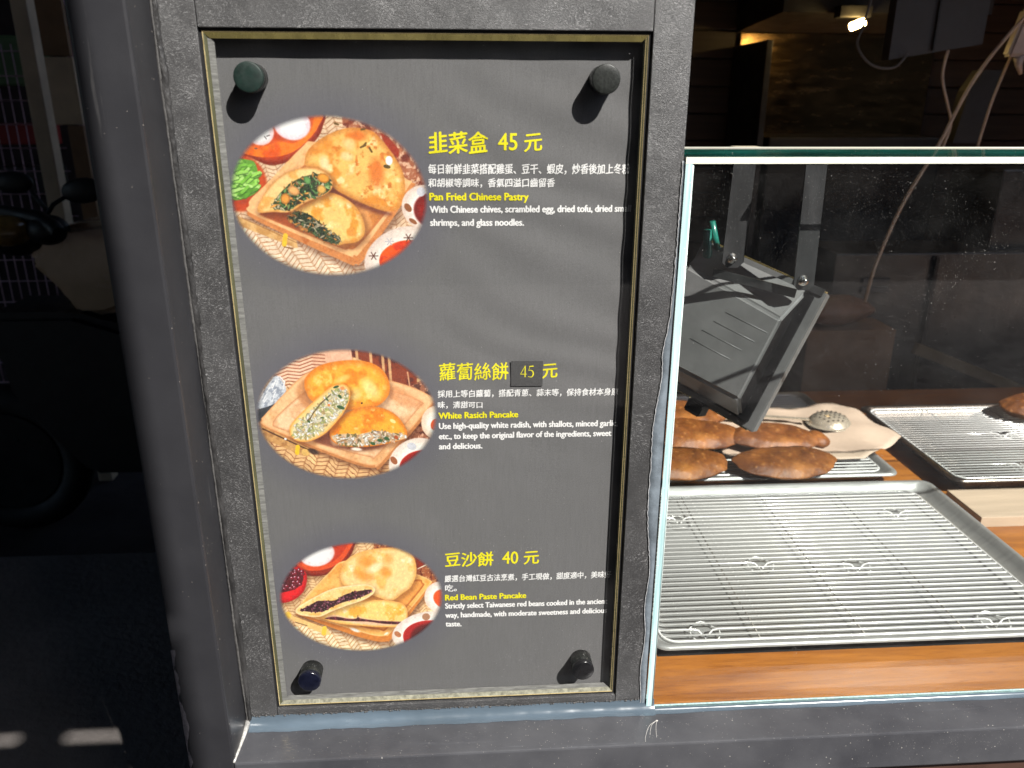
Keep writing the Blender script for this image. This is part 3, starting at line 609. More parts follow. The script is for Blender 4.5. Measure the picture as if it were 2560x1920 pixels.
# ---------------------------------------------------------------- street, buildings opposite, shade canopies
GZ = -1.30
b = MB(); b.box(-30, 30, -30, 30, GZ-.2, GZ); struct(b.build('street_ground', 'asphalt'))
b = MB(); b.box(-2.6, -.30, .20, 1.02, GZ, -1.12, .006); tag(b.build('added_step', 'concrete' , loc=(-1.4, .6, GZ)), 'low dark step added beside the stall post to catch two sun flecks', 'step')  # raised surface added so the sun flecks land clear of the post
opp = thing('building', 'plain plastered shop building across the street, mirrored dimly in the display glass', 'building', (0, -9, GZ))
b = MB(); b.box(-14, 14, -11, -9, GZ, GZ+5.0); b.build('wall', 'render', opp)
for k in range(9):
    for j in range(2):
        x = -12+k*2.9; z = GZ+.4+j*2.4
        b = MB(); b.box(x, x+1.9, -9.04, -8.99, z, z+1.6, .01); f = b.build('window', 'window', opp)
b = MB(); b.box(-14, 14, -9.5, -8.2, GZ+2.15, GZ+2.3, .02); b.build('ledge', 'concrete', opp)
# front awning: its edge draws the line between sun and shade on the counter
aw = thing('awning', 'charcoal canvas awning over the stall front, out of sight above', 'awning', (.6, -.9, 1.14))
b = MB(); b.box(.29, 5.5, -.92, .3, 1.54, 1.565); b.build('canopy', 'canvas', aw)
b = MB(); b.box(.29, 5.5, -.935, -.92, 1.50, 1.58, .004); b.build('valance', 'canvas', aw)
aw2 = thing('awning', 'unseen charcoal canopy added left of the stall for shade, slit for the sun flecks', 'awning', (-2, -1.2, 1.14))  # unseen blocker shading the left ground, edge cut along the post's shadow line
ZC = 1.20
def edge_x(y): return -.311-.68*y
cn = MB()
def sheet(pts): cn.prism([(x, y, ZC) for x, y in pts], (0, 0, .02))
sheet([(-5, -.56), (.10, -.56), (.10, 1.2), (-5, 1.2)])
HY0, HY1 = -1.558, -1.530                                            # two short gaps cut to place the sun flecks
HX = [(.505, .560), (.630, .7400)]
sheet([(-5, -4.5), (edge_x(-4.5), -4.5), (edge_x(HY0), HY0), (-5, HY0)])
sheet([(-5, HY1), (edge_x(HY1), HY1), (edge_x(-.56), -.56), (-5, -.56)])
sheet([(-5, HY0), (HX[0][0], HY0), (HX[0][0], HY1), (-5, HY1)])
sheet([(HX[0][1], HY0), (HX[1][0], HY0), (HX[1][0], HY1), (HX[0][1], HY1)])
cn.build('canopy', 'canvas', aw2)
# ---------------------------------------------------------------- stall frame
st = thing('food_stall', 'black metal front frame of the pancake stall around the menu sign', 'stall', (0, 0, -.80))
b = MB(); b.box(-.2845, -.2365, -.056, .02, GZ, .60, .0028); b.build('corner_post', 'paint', st, smooth=False)
b = MB(); b.box(-.2363, 2.6, -.0585, .0, -.8035, -.7525, .0022); b.build('bottom_rail', 'ledge', st)
# scuffs and lifted paint along the outer arris of the post
b = MB(); rnd = random.Random(3); z = -.60
L = [(-.2849, z)]; pts_in = []
while z > -.93:
    L.append((-.2849, z)); pts_in.append((-.2849+abs(math.sin(z*61)*.0042+rnd.uniform(0, .0026)) + .0002, z)); z -= .006
for i in range(len(pts_in)-1):
    b.poly([(L[i+1][0], -.0566, L[i+1][1]), (pts_in[i][0], -.0566, pts_in[i][1]), (pts_in[i+1][0], -.0566, pts_in[i+1][1]), (L[min(i+2, len(L)-1)][0], -.0566, L[min(i+2, len(L)-1)][1])])
b.build('lifted_paint', simple('bared_grey_primer', (.10, .095, .11), .5, 0, .5, 300), st)
# panel round the opening: four strips of textured board, opening 0.400 x 0.7312
OP = (-.2, .2, -.7312, 0.)
strips = [('left', -.2355, -.2, -.752, .60), ('right', .2006, .2364, -.752, .60), ('top', -.1994, .2, 0, .60), ('bottom', -.1994, .2, -.752, -.7312)]
for n_, x0, x1, z0, z1 in strips:
    b = MB(); b.box(x0, x1, 0, .020, z0, z1, .0007); b.build('panel_strip', 'panel', st)
# bolt head on the top strip, just above the picture
b = MB(); b.lathe((-.009, .0, .069), (0, -1, 0), [(0, .016), (.004, .016), (.020, .0150), (.027, .011), (.031, .004)], 24); b.build('bolt', 'bolt', st)
# rough sealant bead up the left corner
def bead(name, path, r, mat, seed, n=9, amp=.35, squash=1):
    rnd = random.Random(seed); P = [Vector(p) for p in path]; Q = []
    for a, c in zip(P[:-1], P[1:]):
        k = max(2, int((c-a).length/.0035))
        Q += [a.lerp(c, i/k) for i in range(k)]
    Q.append(P[-1]); ph = rnd.uniform(0, 9)
    R = [r*(1+amp*(math.sin(i*.11+ph)*.5+math.sin(i*.043+ph)*.5+math.sin(i*.31+ph*2)*.22+rnd.uniform(-.12, .12))) for i in range(len(Q))]
    Q = [q+Vector((rnd.uniform(-1, 1), 0, rnd.uniform(-1, 1)))*r*.18 for q in Q]
    m = MB(); m.tube(Q, R, n); return m.build(name, mat, st)
bead('sealant_bead', [(-.2338, .001, .35), (-.2335, .001, -.1), (-.2328, .001, -.45), (-.2318, .001, -.752)], .0034, 'seal_black', 4)
bead('sealant_bead', [(-.2357, -.0015, .35), (-.2355, -.0015, -.30), (-.2347, -.0015, -.752)], .0010, 'seal_crumb', 8, amp=.9)
# concave silicone fillet between the panel and the ledge, sky blue put into its colour
b = MB(); n = 10; R = .0125; xs = [-.232+i*.004 for i in range(121)]; prev = None; rnd = random.Random(9)
for i, x in enumerate(xs):
    rr_ = R*(1+.05*math.sin(x*60)+.03*math.sin(x*190)+rnd.uniform(-.02, .02))
    row = []
    for k in range(n+1):
        a = math.pi/2*k/n
        row.append(b.bm.verts.new((x, -.0006-rr_+rr_*math.sin(a)-0, -.7521+rr_-rr_*math.cos(a))))
    if prev:
        for k in range(n):
            f = b.bm.faces.new((prev[k], row[k], row[k+1], prev[k+1])); f.smooth = True
    prev = row
b.build('silicone_fillet', 'seal_sky', st)
b = MB(); prev = None                                                 # thinner run added along the foot of the glass for its bluish reflection
for i in range(240):
    x = .2476+i*.0098; r_ = .0062*(1+.12*math.sin(x*31)+.06*math.sin(x*97)); row = []
    for k in range(9):
        a = math.pi/2*k/8; row.append(b.bm.verts.new((x, -.0052-r_+r_*math.sin(a), -.7521+r_*.6-r_*.6*math.cos(a))))
    if prev:
        for k in range(8): f = b.bm.faces.new((prev[k], row[k], row[k+1], prev[k+1])); f.smooth = True
    prev = row
b.build('silicone_fillet', 'seal_sky', st)  # the added run, there for the bluish reflection
b = MB(); rnd = random.Random(21)
for i in range(230):
    x = -.228+i*.002; r_ = rnd.uniform(.0004, .0012)
    if rnd.random() < .55: b.ellipsoid((x+rnd.uniform(-.001, .001), -.0010, -.7521+.0128+rnd.uniform(-.0008, .0008)), (r_*1.4, r_*.7, r_), 6, 4)
tag(b.build('sealant_crumbs', 'seal_crumb', st), None, None, kind='stuff')
# smeared silicone on the mitre at the lower left corner
b = MB(); b.tube([(-.2352, -.0002, -.748), (-.2352, -.018, -.7508), (-.2357, -.038, -.7512), (-.2364, -.0570, -.7515)], [.0042, .0024, .0016, .0013], 9); b.build('sealant_smear', simple('pale_smeared_sealant', (.45, .44, .42), .3, 0, .5, 200, 200, .6), st)
# cloudy silicone with a ragged edge between panel and glass
b = MB(); rnd = random.Random(12); prev = None; N = 190; crest = []
for i in range(N+1):
    z = -.112-.638*i/N
    wd = .0016+.0022*min(1, max(0, (-.20-z)/.10)) + (.0075*math.exp(-((z+.38)/.055)**2)) + .0085*math.exp(-((z+.475)/.07)**2)+.0035*math.exp(-((z+.30)/.02)**2)+rnd.uniform(-.0005, .0005)
    if z < -.54: wd = .0072+.0014*math.sin(z*70)+rnd.uniform(-.0003, .0003)
    xr = .2376; xl = xr-.0008-wd
    row = [b.bm.verts.new((xl, -.0001, z)), b.bm.verts.new((xl+.0006, -.0012, z)), b.bm.verts.new(((xl+xr)/2, -.0013-.0006*abs(math.sin(z*33)), z)), b.bm.verts.new((xr, -.0010, z))]
    crest.append((xl, -.0012, z))
    if prev:
        for k in range(3): f = b.bm.faces.new((prev[k], row[k], row[k+1], prev[k+1])); f.smooth = True
    prev = row
b.build('silicone_strip', 'seal', st)
b = MB(); b.tube(crest, .00045, 5); b.build('silicone_rim', 'seal_rim', st)
# ---------------------------------------------------------------- menu sign
YB = .0175
ms = thing('menu_sign', 'tall dark menu sign behind clear acrylic on four black standoffs', 'menu sign', (0, YB, -.7312))
def board_y(x, z):
    '''how the thin printed sheet bows and ripples behind the acrylic'''
    env = np.clip((x+.03)/.13, 0, 1)*np.clip((-.02-z)/.05, 0, 1)*np.clip((z+.47)/.22, 0, 1)
    ph = x*.50+z*1.0+.010*np.sin(x*24)+.006*np.sin(z*40)
    return YB+  .0009*env*np.sin(ph*2*math.pi/.046+1.2*np.sin(z*17))*.62+.0003*np.sin(x*34+1)*np.sin(z*19)+.00012*np.sin(x*90+z*20)
b = MB(); nx, nz = 120, 220; G = []
for j in range(nz+1):
    row = []
    for i in range(nx+1):
        x = -.2+.4*i/nx; z = -.7312+.7312*j/nz
        y = float(board_y(x, z))
        row.append(b.bm.verts.new((x, y+.0003, z)))
    G.append(row)
for j in range(nz):
    for i in range(nx): f = b.bm.faces.new((G[j][i], G[j][i+1], G[j+1][i+1], G[j+1][i])); f.smooth = True
b.build('backing_board', 'board', ms, loc=(0, 0, 0))
# inner faces of the opening
gz = .003
b = MB(); b.box(-.2+gz, .2-gz, .0035, .0085, -.7312+gz, -gz); b.build('acrylic_sheet', 'acrylic', ms, loc=(0, 0, 0))
def strip_side(side, inner, outer, y0, y1, mat, name):  # edge strips whose colours stand in for refracted light
    x0, x1, z0, z1 = -.2+outer, .2-outer, -.7312+outer, -outer
    X0, X1, Z0, Z1 = -.2+inner, .2-inner, -.7312+inner, -inner
    q = {'t': [(x0, y0, z1), (x1, y0, z1), (X1, y1, Z1), (X0, y1, Z1)], 'b': [(x1, y0, z0), (x0, y0, z0), (X0, y1, Z0), (X1, y1, Z0)],
         'l': [(x0, y0, z0), (x0, y0, z1), (X0, y1, Z1), (X0, y1, Z0)], 'r': [(x1, y0, z1), (x1, y0, z0), (X1, y1, Z0), (X1, y1, Z1)]}[side]
    m = MB(); m.prism(q, (0, .0006, 0)); m.build(name, mat, ms, loc=(0, 0, 0))
for sd_ in 'tblr': strip_side(sd_, .0031, .0002, .0036, .0036, 'black', 'gap_light_block')  # black strips added to stop light leaking and darken the gap
for sd_ in 'tblr': strip_side(sd_, .0037, .0030, .0026, .0030, 'glintline', 'edge_glint')
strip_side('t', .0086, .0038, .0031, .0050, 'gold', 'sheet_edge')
strip_side('r', .0066, .0038, .0031, .0050, 'olive', 'sheet_edge'); strip_side('r', .0056, .0050, .0034, .0036, 'glintline', 'edge_glint')
strip_side('l', .0062, .0038, .0031, .0050, 'olive', 'sheet_edge'); strip_side('l', .0118, .0063, .0052, .0058, 'lightband', 'light_band')  # pale strip is the band of light beside the edge
strip_side('b', .0080, .0038, .0031, .0050, 'creamstrip', 'sheet_edge'); strip_side('b', .0135, .0081, .0052, .0058, 'lightband', 'light_band')  # bottom tones carry the lit look of the lower edge
# knobs: barrel from the board through the sheet, capped
rnd = random.Random(5)
def knob(x, z, cap, lab):
    s_ = bpy.data.objects.new('standoff', None); s_.empty_display_size = .01; COL.objects.link(s_); s_.parent = ms; s_.location = Vector((x, YB, z))-origin(ms); s_['label'] = lab
    m = MB(); m.lathe((x, YB+.001, z), (0, -1, 0), [(0, .0126), (.0170, .0126), (.0173, .0121)]); m.build('barrel', 'barrel', s_)
    m = MB(); m.lathe((x, YB-.0163, z), (0, -1, 0), [(0, .0124), (.0004, .0130), (.0050, .0131), (.0060, .0127), (.0063, .0120), (.0064, .006), (.0064, .0001)], 48); m.build('cap', cap, s_)
knob(-.1595, -.0405, 'knob_green', 'matt dark green cap, upper left'); knob(.1585, -.0405, 'knob_grey', 'dusty grey cap, upper right')
knob(-.1583, -.6905, 'knob_navy', 'glossy navy black cap, lower left'); knob(.1592, -.6905, 'knob_black', 'glossy black cap, lower right')
# lettering
YT = YB-.0001
def text_verts(body, off=0.0):
    cu = bpy.data.curves.new('t', 'FONT'); cu.body = body; cu.size = 1; cu.offset = off; cu.resolution_u = 3; cu.fill_mode = 'FRONT'
    o = bpy.data.objects.new('t', cu); COL.objects.link(o); dg = bpy.context.evaluated_depsgraph_get(); me = bpy.data.meshes.new_from_object(o.evaluated_get(dg))
    COL.objects.unlink(o); bpy.data.objects.remove(o); return me
CAPH = None
def lettering(body, x0, x1, zt0, zb0, zt1, zb1, ink, latin=False, off=.012, y=YT, parent=None, shear=0, chars=False):
    """set a line of print between two x positions on the board; latin lines are sized by cap height, others by their box"""
    global CAPH
    me = text_verts(body); n = len(me.vertices); co = np.empty(n*3); me.vertices.foreach_get('co', co); co = co.reshape(-1, 3)
    if CAPH is None:
        h = text_verts('H', 0); c2 = np.empty(len(h.vertices)*3); h.vertices.foreach_get('co', c2); CAPH = c2.reshape(-1, 3)[:, 1].max()
    lo = co.min(0); hi = co.max(0)
    u = (co[:, 0]-lo[0])/(hi[0]-lo[0]); v = co[:, 1]/CAPH if latin else (co[:, 1]-lo[1])/(hi[1]-lo[1])
    X = x0+u*(x1-x0); zt = zt0+(zt1-zt0)*u; zb = zb0+(zb1-zb0)*u; Z = zb+(zt-zb)*v
    if shear:                                  # brush style: every stroke rises a little to the right inside its own square
        nchar = len(body); f = u*nchar; Z = Z+(f-np.floor(f)-.5)*(zt-zb)*shear
    P = np.stack([X, board_y(X, Z)+(y-YB), Z], 1); base = P
    # heavier strokes: the same outline printed a few times over with a slight shift
    w_ = off*(zt0-zb0)*(1.0 if latin else 1.15)
    bmt = bmesh.new()
    for q, (dx, dz) in enumerate(((0, 0), (w_, 0), (-w_, 0), (0, w_*.6), (0, -w_*.6))):
        me.vertices.foreach_set('co', (base+np.array((dx, -q*.000012, dz))-np.array(origin(ms))).ravel()); me.update(); bmt.from_mesh(me)
    for f_ in bmt.faces: f_.material_index = 0
    bmt.to_mesh(me); bmt.free()
    me.materials.clear(); me.materials.append(M[ink]); me.name = 'lettering'
    o = bpy.data.objects.new('lettering', me); COL.objects.link(o); o.parent = parent or ms; return o
Wh, Ye = 'white_ink', 'yellow_ink'
LINES = [
 ('韭菜盒', -.0036, .0515, -.0868, -.1062, -.0868, -.1062, Ye, 0, .022), ('45', .0617, .0796, -.0880, -.1035, -.0880, -.1035, Ye, 0, .018), ('元', .0865, .1032, -.0887, -.1043, -.0887, -.1043, Ye, 0, .022),
 ('每日新鮮韭菜搭配雞蛋、豆干、蝦皮，炒香後加上冬粉', -.0049, .1890, -.1160, -.1254, -.1160, -.1257, Wh, 0, .020), ('和胡椒等調味，香氣四溢口齒留香', -.0053, .1162, -.1293, -.1377, -.1295, -.1380, Wh, 0, .020),
 ('Pan Fried Chinese Pastry', -.0044, .0907, -.1430, -.1498, -.1433, -.1501, Ye, 1, .060), ('With Chinese chives, scrambled egg, dried tofu, dried small', -.0045, .1919, -.1553, -.1617, -.1551, -.1615, Wh, 1, .058),
 ('shrimps, and glass noodles.', -.0045, .0865, -.1678, -.1742, -.1681, -.1745, Wh, 1, .058),
 ('蘿蔔絲餅', .0002, .0716, -.3146, -.3335, -.3155, -.3344, Ye, 0, .012), ('元', .1072, .1230, -.3175, -.3329, -.3178, -.3332, Ye, 0, .022),
 ('採用上等白蘿蔔，搭配青蔥、蒜末等，保持食材本身原', -.0022, .1887, -.3446, -.3528, -.3456, -.3540, Wh, 0, .020), ('味，清甜可口', -.0023, .0443, -.3570, -.3648, -.3578, -.3656, Wh, 0, .020),
 ('White Rasich Pancake', -.0018, .0820, -.3697, -.3765, -.3697, -.3765, Ye, 1, .060), ('Use high-quality white radish, with shallots, minced garlic,', -.0017, .1896, -.3815, -.3882, -.3823, -.3890, Wh, 1, .058),
 ('etc., to keep the original flavor of the ingredients, sweet', -.0020, .1831, -.3933, -.4000, -.3938, -.4005, Wh, 1, .058), ('and delicious.', -.0023, .0437, -.4050, -.4117, -.4051, -.4118, Wh, 1, .058),
 ('豆沙餅', .0008, .0549, -.5390, -.5574, -.5400, -.5584, Ye, 0, .022), ('40', .0654, .0832, -.5400, -.5560, -.5403, -.5563, Ye, 0, .018), ('元', .0900, .1069, -.5405, -.5567, -.5411, -.5573, Ye, 0, .022),
 ('嚴選台灣紅豆古法烹煮，手工現做，甜度適中，美味好', -.0005, .1913, -.5690, -.5780, -.5699, -.5791, Wh, 0, .020), ('吃。', -.0002, .0128, -.5813, -.5901, -.5818, -.5906, Wh, 0, .020),
 ('Red Bean Paste Pancake', -.0003, .0927, -.5950, -.6022, -.5950, -.6022, Ye, 1, .060), ('Strictly select Taiwanese red beans cooked in the ancient', -.0006, .1881, -.6064, -.6133, -.6072, -.6141, Wh, 1, .058),
 ('way, handmade, with moderate sweetness and delicious', -.0006, .1882, -.6190, -.6259, -.6199, -.6268, Wh, 1, .058), ('taste.', -.0006, .0174, -.6308, -.6377, -.6314, -.6383, Wh, 1, .058)]
for body, x0, x1, a, b_, c, d, ink, lat, off in LINES:
    cj = not lat and len(body) > 0 and body not in ('45', '40')
    lettering(body, x0, x1, a, b_, c, d, ink, bool(lat), off, shear=.10 if cj else 0)
# price sticker with its own serif figures
b = MB(); b.prism([(.0743, YT-.0009, -.3133), (.1079, YT-.0009, -.3140), (.1076, YT-.0009, -.3414), (.0746, YT-.0009, -.3408)], (0, -.0003, 0)); stk = b.build('price_sticker', 'sticker', ms)
def ribbon(b, pts, y):
    V = [(Vector((p[0], p[1])), p[2]) for p in pts]
    for i in range(len(V)-1):
        (a, wa), (c, wc) = V[i], V[i+1]; d = (c-a).normalized(); nrm = Vector((-d.y, d.x))
        b.poly([(a.x-nrm.x*wa, y, a.y-nrm.y*wa), (a.x+nrm.x*wa, y, a.y+nrm.y*wa), (c.x+nrm.x*wc, y-.00001, c.y+nrm.y*wc), (c.x-nrm.x*wc, y-.00001, c.y-nrm.y*wc)])
def serif45(x0, z0, w_, h, y):
    b = MB(); f = lambda L: [(x0+px*w_, z0+pz*h, t*w_) for px, pz, t in L]
    ribbon(b, f([(.34, 0, .035), (.34, 1, .035)]), y); ribbon(b, f([(.34, .98, .018), (.02, .30, .018)]), y-.00003)
    ribbon(b, f([(.0, .27, .022), (.46, .27, .022)]), y-.00006)
    arc = [(.62, .56, .022)]+[(.72+.21*math.sin(a)+.0, .31-.29*math.cos(a), .022+.022*max(0, math.sin(a))) for a in [math.pi*(1-k/12) for k in range(0, 13)]]
    arc = [(.60, .58, .015), (.70, .62, .022)]+[(.72+.21*math.sin(a), .30+.31*math.cos(a), .018+.028*math.sin(a)) for a in [math.pi*k/12 for k in range(1, 12)]]+[(.62, .02, .012), (.56, .06, .03)]
    ribbon(b, f(arc), y-.00009); ribbon(b, f([(.60, .57, .014), (.66, .97, .016)]), y-.00013); ribbon(b, f([(.64, .95, .035), (.95, .97, .035)]), y-.00016)
    return b
serif45(.0842, -.3312, .0146, .0124, YT-.0014).build('lettering', Ye, stk)
# printed pictures
def print_picture(pic, cx, cz, hx, hz):
    W, H = pic.W, pic.H; u = np.linspace(-1.03, 1.03, W); v = np.linspace(-1.03, 1.03, H); U, V = np.meshgrid(u, v)
    r = np.sqrt(U*U+V*V); alpha = 1-sst(.935, 1.015, r)
    gr = 1+.16*(fbm(pic.X, pic.Y, 26, 41, 3)-.5)+.14*(fbm(pic.X, pic.Y, 7, 43, 2)-.5); rgb = np.clip(pic.c*gr[..., None], 0, 255)/255; rgb = np.clip((rgb-.5)*1.12+.51, 0, 1); lin = np.where(rgb <= .04045, rgb/12.92, ((rgb+.055)/1.055)**2.4)*.82
    P = np.stack([cx+U*hx, board_y(cx+U*hx, cz-V*hz)-.0001, cz-V*hz], -1).reshape(-1, 3)-np.array(origin(ms))
    idx = np.arange(W*H).reshape(H, W); keep = (r[:-1, :-1] < 1.03)
    q = np.stack([idx[:-1, :-1], idx[:-1, 1:], idx[1:, 1:], idx[1:, :-1]], -1)[keep][:, ::-1]
    used = np.unique(q); mp = -np.ones(W*H, int); mp[used] = np.arange(len(used)); q = mp[q]
    me = bpy.data.meshes.new('printed_picture'); me.vertices.add(len(used)); me.vertices.foreach_set('co', P[used].ravel())
    me.loops.add(q.size); me.loops.foreach_set('vertex_index', q.ravel().astype(np.int32)); me.polygons.add(len(q)); me.polygons.foreach_set('loop_start', np.arange(0, q.size, 4, dtype=np.int32))
    me.update(calc_edges=True)
    at = me.color_attributes.new('ink', 'FLOAT_COLOR', 'POINT'); at.data.foreach_set('color', np.concatenate([lin, alpha[..., None]], -1).reshape(-1, 4)[used].astype(np.float32).ravel())
    me.materials.append(M['prnt']); o = bpy.data.objects.new('printed_picture', me); COL.objects.link(o); o.parent = ms; return o
print_picture(picture_one(), -.0993, -.1474, .0928, .0752)['label'] = 'oval photograph of chive pockets on a wooden tray'
print_picture(picture_two(), -.0972, -.3711, .0930, .0734)['label'] = 'oval photograph of golden radish pancakes cut open'
print_picture(picture_three(), -.0955, -.5950, .0918, .0729)['label'] = 'oval photograph of red bean pancakes cut open'

# fine dust and smears lying on the acrylic and rail (too many to count)
def flecks(name, mat, parent, n, place, seed, size=(.0003, .0010), stretch=2.5):
    rnd = random.Random(seed); b = MB()
    for i in range(n):
        c, ux, uz = place(rnd); a = rnd.uniform(0, math.pi); r1 = rnd.uniform(*size); r2 = r1/rnd.uniform(1.2, stretch)
        ux, uz = Vector(ux), Vector(uz); e1 = ux*math.cos(a)+uz*math.sin(a); e2 = uz*math.cos(a)-ux*math.sin(a); c = Vector(c)
        b.poly([c+e1*r1, c+e1*r1*.2+e2*r2, c-e1*r1*.9+e2*r2*.3, c-e1*r1*.3-e2*r2*.8])
    o = b.build(name, mat, parent); o['kind'] = 'stuff'; return o
M['dustm'] = simple('pale_dust', (.55, .53, .50), .8, 0, .3, 500)
UX, UZ = (1, 0, 0), (0, 0, 1)
def on_sheet(r):
    k = r.random()
    if k < .45: return (r.uniform(-.19, .19), .00335, r.uniform(-.72, -.01)), UX, UZ
    if k < .65: return (.07+r.gauss(0, .028), .00335, -.535+r.gauss(0, .014)), UX, UZ
    if k < .80: return (-.14+r.gauss(0, .02), .00335, -.665+r.gauss(0, .012)), UX, UZ
    return (.12+r.gauss(0, .05), .00335, -.675+r.gauss(0, .010)), UX, UZ
flecks('dust', 'dustm', ms, 520, on_sheet, 4, (.00012, .00040))
# ---------------------------------------------------------------- glass display case
dc = thing('display_case', 'clear glass display case with green edges standing on the black ledge', 'display case', (.24, 0, -.7525))
b = MB(); b.box(.2378, .2446, -.0035, .60, -.7522, -.1148, 0, mats=(1, 1, 1, 0, 1, 0)); b.build('side_pane', ['pane', 'edge_cyan'], dc)
b = MB(); b.box(.2449, 2.6, -.0015, .0045, -.7522, -.1148, 0, mats=(1, 1, 0, 1, 0, 1)); b.build('front_pane', ['pane', 'edge_cyan'], dc)
b = MB(); b.box(.2378, 2.6, -.0035, .150, -.1146, -.1085, 0, mats=(0, 1, 2, 2, 4, 2)); b.build('top_pane', ['pane', 'top_glass', 'edge_cream', 'edge_cyan', 'edge_green'], dc)
b = MB(); b.tube([(.2378, .1502, -.1084), (1.4, .1502, -.1084), (2.6, .1502, -.1084)], .0013, 6); b.build('back_glint', 'edge_cream', dc)  # glint of the back edge added as a pale tube
b = MB(); b.tube([(.2449, -.0030, -.1160), (.2449, -.0030, -.45), (.2450, -.0030, -.7510)], .0009, 6); b.build('corner_bead', simple('milky_bead', (.62, .72, .70), .2, 0, .3, 90), dc)
b = MB(); b.tube([(.245, -.0028, -.7512), (1.2, -.0028, -.7512), (2.6, -.0028, -.7512)], .0022, 8); b.build('bottom_bead', simple('sea_green_bead', (.22, .34, .34), .15, 0, .3, 60), dc)
# ---------------------------------------------------------------- counter
CZ = -.765
ct = thing('counter', 'counter with orange wood laminate top behind the glass', 'counter', (1.2, .6, GZ))
b = MB(); b.box(-.2, 2.6, .0210, 1.12, CZ-.03, CZ, .001); b.build('countertop', 'laminate', ct)
b = MB(); b.box(-.2, 2.6, .03, 1.1, GZ, CZ-.031); b.build('cabinet', simple('brown_counter_front', (.10, .06, .04), .5), ct)
b = MB(); b.box(-.28, 2.6, -.035, .018, CZ-.27, -.8038, .002); b.build('front_board', simple('rust_brown_front_board', (.07, .035, .025), .5, 0, .5, 9), ct)
# ---------------------------------------------------------------- baking trays and wire racks
M['wire_dull'] = simple('dull_cross_wire', (.30, .28, .25), .3, .6, .2, 60)
def rounded(x0, x1, y0, y1, r, n=6):
    P = []
    for cx, cy, a0 in ((x1-r, y1-r, 0), (x0+r, y1-r, 90), (x0+r, y0+r, 180), (x1-r, y0+r, 270)):
        for k in range(n+1): a = math.radians(a0+90*k/n); P.append((cx+r*math.cos(a), cy+r*math.sin(a)))
    return P
def make_tray(label, x0, x1, y0, y1, zc, h=.025, mat='tray', group=None, rim=.010, slope=.018, zrim=None):
    t = thing('baking_tray', label, 'baking tray', ((x0+x1)/2, (y0+y1)/2, zc), group)
    zt = zc+h
    rings = [(0, zt-.004, .020), (0.0006, zt-.0008, .020), (.003, zt+.0008, .019), (rim*.7, zt+.0008, .018), (rim, zt-.0006, .017), (rim+slope*.35, zt-.008, .020), (rim+slope, zc+.0035, .018), (rim+slope+.006, zc+.0015, .015)]
    b = MB(); prev = None
    for ins, z, r in rings:
        row = [b.bm.verts.new((x, y, z)) for x, y in rounded(x0+ins, x1-ins, y0+ins, y1-ins, max(.004, r))]
        if prev:
            for k in range(len(row)): f = b.bm.faces.new((prev[k], prev[(k+1) % len(row)], row[(k+1) % len(row)], row[k])); f.smooth = True
        prev = row
    b.bm.faces.new(prev)
    # outer skirt under the rolled rim
    prev = None
    for ins, z, r in ((0, zt-.004, .020), (.004, zt-.006, .018), (rim+slope*.35-.001, zt-.010, .018), (rim+slope-.001, zc+.0006, .016)):
        row = [b.bm.verts.new((x, y, z)) for x, y in rounded(x0+ins, x1-ins, y0+ins, y1-ins, r)]
        if prev:
            for k in range(len(row)): f = b.bm.faces.new((prev[(k+1) % len(row)], prev[k], row[k], row[(k+1) % len(row)])); f.smooth = True
        prev = row
    b.bm.faces.new(prev[::-1])
    b.build('pan', mat, t); return t
def make_rack(label, x0, x1, y0, y1, z, nrod, crosses, feet=(), group=None, mat='rack'):
    t = thing('wire_rack', label, 'wire rack', ((x0+x1)/2, (y0+y1)/2, z), group); o = origin(t)
    P = rounded(x0, x1, y0, y1, .022); b = MB(); b.tube([(x, y, z) for x, y in P], .0017, 8, closed=True); b.build('frame', mat, t)
    me = None; dy = (y1-y0)/(nrod+1)
    for k in range(nrod):
        y = y0+dy*(k+1); ft = [f for f in feet if abs(f[1]-y) <= dy/2]
        if ft or me is None:
            X = [x0]; pts = [(x0, y, z)]
            for fx, fy in sorted(ft): pts += [(fx-.017, y, z), (fx-.010, y, z-.002), (fx, y-.004, z-.012), (fx+.010, y, z-.002), (fx+.017, y, z)]
            pts.append((x1, y, z)); b = MB(); b.tube(pts, .00135, 6); ob = b.build('rod', mat, t, loc=((x0+x1)/2, y, z))
            if not ft: me = ob
        else: dupe(me, t, Vector(((x0+x1)/2, y, z))-o)
    for x in crosses:
        b = MB(); b.tube([(x, y0, z-.0027), (x, y1, z-.0027)], .0013, 6); b.build('cross_wire', 'wire_dull', t)
    for fx, fy in feet:
        b = MB(); b.tube([(fx+.021*math.cos(a), fy+.021*math.sin(a), z-.0052-.004*math.sin(a*2)**2) for a in [2*math.pi*k/24 for k in range(24)]], .0009, 6, closed=True); b.build('ring_foot', mat, t)
    return t
b = MB(); b.box(.280, .905, .108, .556, CZ+.0003, CZ+.0009); tag(b.build('tray_shade_sheet', 'black', loc=(.59, .3, CZ)), 'thin black sheet added under the front silver tray to darken its foot', 'mat')  # black sheet added to darken the band under the tray lip
make_tray('large silver baking tray nearest the glass, empty but for its rack', .272, .915, .098, .566, CZ+.001, .020)
make_rack('empty shiny wire rack lying in the front silver tray', .288, .866, .117, .530, -.7490, 32, (.4245, .572, .7165), ((.354, .145), (.4924, .3085), (.644, .294), (.774, .145), (.7937, .458), (.40, .45)))
make_tray('silver tray under the heap of brown fried pockets', .268, .870, .582, 1.05, CZ, .026)
make_rack('wire rack under the heap of brown fried pockets', .285, .843, .600, 1.03, -.7405, 31, (.42, .57, .70))
make_tray('dark worn tray right of the paper, holding one pocket', .948, 1.62, .530, .925, CZ+.004, .030, 'tray_dark')
